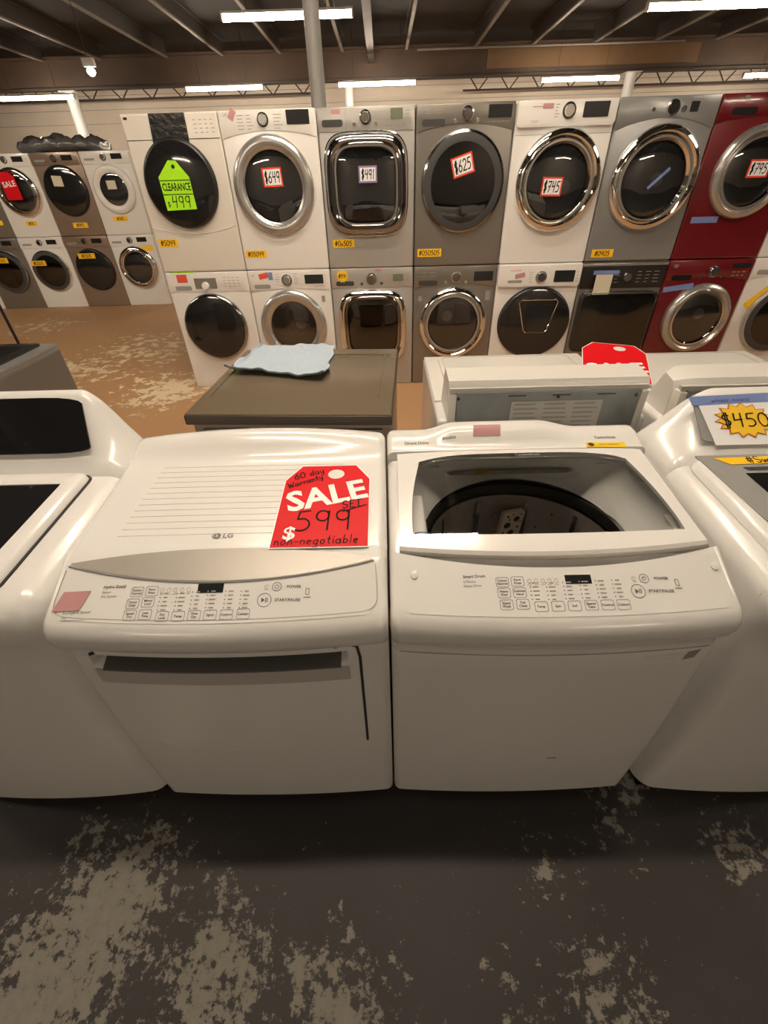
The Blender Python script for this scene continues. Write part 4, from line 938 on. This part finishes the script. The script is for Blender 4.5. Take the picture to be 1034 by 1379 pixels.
# lid with dark window
def dl(x, y, e=0): return (x, y, deckz(y)+e)
lp = rrect(-.255, .255, .07, .472, .022); li = rrect(-.212, .212, .115, .418, .006)
li = li[:]
lid = MB(); lid.loft([[dl(x, y, .002) for x, y in rrect(-.259, .259, .066, .476, .026)], [dl(x, y, .014) for x, y in lp], [dl(x, y, .02) for x, y in rrect(-.247, .247, .078, .464, .02)], [dl(x, y, .0195) for x, y in li], [dl(x, y, .010) for x, y in li]]); l1 = lid.build('lid', 'white', gw, smooth=40)
MB().add([dl(x, y, .0175) for x, y in li], [tuple(range(len(li)))]).build('lid_window', 'black_gloss', l1, fix=False)
MB().tube([dl(x, y, .001) for x, y in rrect(-.262, .262, .063, .479, .028)+[(.262-.028, .063)]], .0035, 5).build('lid_gap', 'seam', gw, smooth=60)

# right machine
rw = flank('top_load_washer', 'white top-load washer with price sheet and yellow burst on its console', 1.105, .70, .535, .9, -1)
def rcon(x):
    e = .345-abs(x); s_ = sstep(e/.17); zt = .945+.12*s_
    return [(.47, .92), (.478, .93), (.486, .936), (.505, .945+.018*s_), (.60+.04*s_, zt-.012), (.625+.035*s_, zt), (.665, zt), (.69, zt-.02), (.69, .9)]
MB().loft([[(x, y, z-end_drop(x)) for y, z in rcon(x)] for x in [-.347+.694*i/80 for i in range(81)]], True, True).build('console', 'white', rw, smooth=42)
def rface(x, v, e=0): return (x, .512+.118*v-e*.6, .966+.086*v+e*.8)
pl = [(x, v) for x, v in rrect(-.258, .258, .02, 1.0, .09)]
mb = MB(); mb.loft([[rface(x, v, .004) for x, v in pl], [rface(x, v, .007) for x, v in pl]], True, True); mb.build('console_panel', 'grey_plastic', rw)
lidp = rrect(-.30, .30, .05, .488, .05); mb = MB()
mb.loft([[dl(x, y, .0) for x, y in rrect(-.305, .305, .045, .492, .055)], [dl(x, y, .012) for x, y in lidp], [dl(x, y, .020) for x, y in rrect(-.29, .29, .06, .484, .04)]], False, True); l2 = mb.build('lid', 'white', rw, smooth=45)
gp_ = [(-.285, .44), (-.262, .10), (-.23, .075), (.23, .075), (.262, .10), (.285, .44)]
mb = MB(); mb.prism([(0, 0)], 0, 0) if False else None
pl = [(-.285, .484), (-.262, .10), (-.24, .08), (.24, .08), (.262, .10), (.285, .484)]
mb.loft([[dl(x, y, .018) for x, y in pl], [dl(x, y, .0225) for x, y in pl]], True, True); gf = mb.build('lid_frame', 'grey_plastic', l2)
pl = [(-.205, .400), (-.195, .13), (.195, .13), (.205, .400)]; mb = MB(); mb.loft([[dl(x, y, .022) for x, y in pl], [dl(x, y, .0235) for x, y in pl]], True, True); mb.build('lid_window', 'black_gloss', gf)
pl = [(-.19, .412), (-.195, .426), (-.11, .426), (-.115, .412)]; mb = MB(); mb.loft([[dl(x, y, .022) for x, y in pl], [dl(x, y, .0238) for x, y in pl]], True, True); mb.build('lid_emblem', 'dark_plastic', gf)
# yellow tape on the lid
tp_ = [(-.235, .395+.0), (.0, .405), (.0, .445), (-.262, .440)]
mb = MB(); mb.loft([[dl(x, y, .0235) for x, y in [(-.218, .438), (.02, .443), (.02, .474), (-.248, .469)]], [dl(x, y, .0243) for x, y in [(-.218, .438), (.02, .443), (.02, .474), (-.248, .469)]]], True, True); ty = mb.build('tape_label', 'tape_orange', rw)
put2d(hand2d('#SwQ24', .028, .0028, -.110, .457), lambda u, v: dl(u, v, .025)).build('handwriting', 'ink', ty, fix=False)
# price sheet, blue tape, burst
ws = thing('price_sheet', 'white paper sheet taped with blue tape to the washer console', 'sign', (1.105, .535, 0))
pl = [(-.252, 1.0), (-.228, -.03), (.05, -.03), (.05, 1.0)]; mb = MB(); mb.loft([[rface(x, v, .009) for x, v in pl], [rface(x, v, .0098) for x, v in pl]], True, True); mb.build('paper', 'paper', ws)
pl = [(-.27, .98), (-.265, .79), (-.05, .84), (-.045, 1.03)]; mb = MB(); mb.loft([[rface(x, v, .0098) for x, v in pl], [rface(x, v, .0106) for x, v in pl]], True, True); bt = mb.build('blue_tape', 'tape_blue', ws)
put2d(mv(hand2d('wnao nowa', .02, .0018), 0, 0, 0, 1, 1), lambda u, v: rface(-.158+u, .905+v*5+u*.2, .0112)).build('handwriting', 'logo_blue', bt, fix=False)
bu = thing('price_burst', 'yellow starburst price sign reading $450 on the white sheet', 'price tag', (1.105, .535, 0))
def burst(ro, ri, n=15, ax=1.0): return [((ro if i % 2 else ri)*math.cos(PI*i/n+.1)*1.28*ax, (ro if i % 2 else ri)*math.sin(PI*i/n+.1)) for i in range(2*n)]
bf = lambda e: (lambda u, v: rface(-.135+u, .46+v/.172-u*.3, e))
for nm, mt, ro, ri, e in (('burst_border', 'border_burst', .064, .050, .0105), ('burst_card', 'burst_yellow', .0585, .046, .0115)):
    pl = burst(ro, ri); mb = MB(); mb.loft([[bf(e)(*q) for q in pl], [bf(e+.0008)(*q) for q in pl]], True, True); mb.build(nm, mt, bu)
put2d(hand2d('$450', .047, .0042, .003, .0, .05, 0), bf(.0132)).build('handwriting', 'ink', bu, fix=False)

# ------------------------------------------------------------------ machines standing back to back behind the pair
td = thing('laundry_dryer', 'champagne brown dryer seen from the back with a towel on top', 'dryer', (-.325, 1.315, 0), -.06)
MB().box(-.335, .335, .03, .66, .02, .925).build('body', 'champagne', td, bevel=.01)
MB().box(-.342, .342, .0, .685, .925, .958).build('top_panel', 'tan_dark', td, bevel=.004)
MB().box(-.338, .338, .004, .681, .957, .962).build('top_sheet', 'tan_top', td, bevel=.003)
for a in ((-.31, .31, .60, .606), (.285, .291, .15, .60), (-.31, -.304, .15, .60)): MB().box(a[0], a[1], a[2], a[3], .961, .9645).build('top_bead', 'tan_top', td, bevel=.0015)
bp = MB().box(-.30, .31, .018, .032, .06, .90).build('back_panel', 'galv', td, bevel=.003)
for x in (-.29, .30): MB().box(x-.008, x+.008, .012, .02, .08, .88).build('panel_bead', 'galv', bp, bevel=.003)
for x in (-.28, 0, .29): MB().loft([[(x+r*math.cos(2*PI*i/8), y, .885+r*math.sin(2*PI*i/8)) for i in range(8)] for r, y in ((.006, .018), (.004, .013), (.0005, .012))]).build('screw', 'dark_steel', bp)

# towel
def towel():
    nx, ny = 44, 30; rows = []
    c = [onz(x, y, .962) for x, y in ((305, 505), (438, 512), (455, 467), (350, 467))]
    for j in range(ny+1):
        b = j/ny; r = []
        for i in range(nx+1):
            a = i/nx
            p = (c[0]*(1-a)+c[1]*a)*(1-b)+(c[3]*(1-a)+c[2]*a)*b
            wob = .010*math.sin(9*a+2.2*b)+.008*math.sin(15*b+4*a)
            z = .970+.004*math.sin(7*a+3*b)*math.sin(6*b+1.5)+.003*math.sin(23*a-11*b)+.0015*math.sin(41*a+37*b)
            z += .018*sstep((.12-b)/.12)*(1-.35*math.sin(PI*a))+.012*sstep((a-.93)/.07)*(1-b)+.012*sstep((.05-a)/.05)
            r.append((p.x+wob*(1 if i in (0, nx) else .3), p.y+.012*math.sin(5*a)*(1-b), max(z, .9665)))
        rows.append(r)
    t = thing('towel', 'light blue-grey terry towel spread on the champagne dryer', 'towel', (0, 0, 0))
    mb = MB(); mb.grid(rows); o = mb.build('cloth', 'towel', t, smooth=80, fix=False)
    sm = o.modifiers.new('thickness', 'SOLIDIFY'); sm.thickness = .004; sm.offset = 0
    hem = MB(); hem.tube([rows[0][i] for i in range(nx+1)], .0045, 6); hem.build('hem', 'towel_dark', o, smooth=80)
towel()

def back_washer(x0, w_, label, yr, rounded=False):
    t = thing('top_load_washer', label, 'washer', (x0+w_/2, yr, 0), 0)
    h = w_/2
    MB().box(-h, h, 0, .64, .02, .915).build('body', 'white', t, bevel=.014, seg=3)
    MB().box(-h+.004, h-.004, .15, .635, .91, .922).build('top_deck', 'white_warm', t, bevel=.006)
    lp = rrect(-h+.06, h-.06, .17, .60, .03)
    l_ = MB().prism(lp, .921, .932, 'z').build('lid', 'white_warm', t, bevel=.003)
    MB().tube([(x, y, .9325) for x, y in rrect(-h+.075, h-.075, .185, .585, .03)], .001, 4).build('lid_line', 'seam_soft', l_)
    # console seen from behind: cap over a metal back plate
    e = .03 if rounded else .0
    pf = [(-.012, .88), (-.004, 1.03), (.006, 1.046), (.10, 1.055), (.112, 1.045), (.165, .925), (.165, .88)]
    def end(x, s_): return [(x+s_*.028*(1-(z-.88)/.15)*0, y, z) for y, z in pf]
    loops = []
    for i in range(25):
        hc = h-.03; x = -hc+2*hc*i/24; k_ = 0 if not rounded else .03*(1-min(1, (hc-abs(x))/.05))**2
        loops.append([(x, y+(k_ if y < .1 else -k_*.5), z-k_*.6 if z > .95 else z) for y, z in pf])
    co = MB().loft(loops, True, True).build('console', 'white_warm', t, bevel=.0, smooth=40)
    bpn = MB().prism([(-h+.06, .80), (h-.06, .80), (h-.055, 1.015), (-h+.055, 1.015)], -.022, -.006).build('back_plate', 'galv', co)
    MB().box(-h+.032, h-.032, -.014, .0, 1.015, 1.028).build('plate_ledge', 'label_grey', co)
    for x in (-.10, .04, .18): MB().box(x-.028, x+.028, -.024, -.021, 1.002, 1.006).build('slot', 'dark_plastic', bpn)
    for x in (-h+.06, h-.07, .03): MB().loft([[(x+r*math.cos(2*PI*i/8), y-.018, .998+r*math.sin(2*PI*i/8)) for i in range(8)] for r, y in ((.006, -.004), (.004, -.008), (.0005, -.009))]).build('screw', 'black_satin', bpn)
    for s_ in (-1, 1): MB().box(s_*(h-.043)-.012, s_*(h-.043)+.012, -.02, .02, .82, 1.01).build('end_bracket', 'white_old', co, bevel=.003)
    if not rounded:
        ls = put2d(poly2d([(-.115, .88), (.175, .88), (.175, .985), (-.115, .985)]), front_fn(-.0232)).build('data_label', 'label_grey', bpn, fix=False)
        ps = []
        for c_ in range(3):
            for r_ in range(6):
                x = -.105+.095*c_; z = .972-.0155*r_; ps.append(poly2d([(x, z), (x+random.uniform(.06, .085), z), (x+.07, z+.006), (x, z+.006)]))
        put2d(join2d(*ps), front_fn(-.0242)).build('label_print', 'panel_grey_ink', ls, fix=False)
    return t
bw = back_washer(.168, .69, 'white top-load washer seen from behind with printed label on its console back', 1.345)
MB().box(-.10, .08, .36, .366, .932, .934).build('lid_crease', 'seam_soft', bw)
bw2 = back_washer(.880, .70, 'white top-load washer seen from behind with rounded console behind the $450 machine', 1.32, True)
# red tag leaning behind the console
rt2 = thing('sale_tag', 'red SALE tag leaning up behind the back console of a white washer', 'price tag', (.885, 1.698, .973))
rt2.rotation_euler = (math.radians(10), 0, 0)
sale_tag_mesh(rt2, lambda e: (lambda u, v: (1.12*u*math.cos(.30)+v*math.sin(.30), v*math.cos(.30)-u*math.sin(.30), e)), False, -.075)

# grey machine at the back of the aisle
gm = thing('top_load_washer', 'dark grey steel top-load washer standing with its back to the black-console washer', 'washer', (-1.84, 1.42, 0))
MB().box(-.34, .34, 0, .66, .02, .985).build('body', 'graphite', gm, bevel=.02, seg=3)
MB().box(-.335, .335, .01, .65, .98, .998).build('top_deck', 'grey_steel', gm, bevel=.006)
l_ = MB().prism(rrect(-.29, .29, .16, .63, .03), .997, 1.006, 'z').build('lid', 'dark_steel', gm, bevel=.003)
MB().prism(rrect(-.24, .24, .22, .58, .03), 1.0055, 1.008, 'z').build('lid_window', 'black_gloss', l_)
MB().prism([(.0, .99), (.0, 1.09), (.05, 1.10), (.14, 1.0)], -.33, .2, 'x').build('console', 'grey_steel', gm, bevel=.006)
po = thing('thin_pole', 'thin black pole standing on the floor behind the dark grey washer', 'pole', (-2.5, 3.09, 0))
MB().tube([(0, 0, .012), (0, 0, 1.3)], .009, 8).build('shaft', 'black_satin', po, smooth=60)
MB().loft([[(r*math.cos(2*PI*i/20), r*math.sin(2*PI*i/20), z) for i in range(20)] for r, z in ((.14, 0), (.14, .008), (.02, .016))], True, True).build('base', 'black_satin', po, smooth=40)
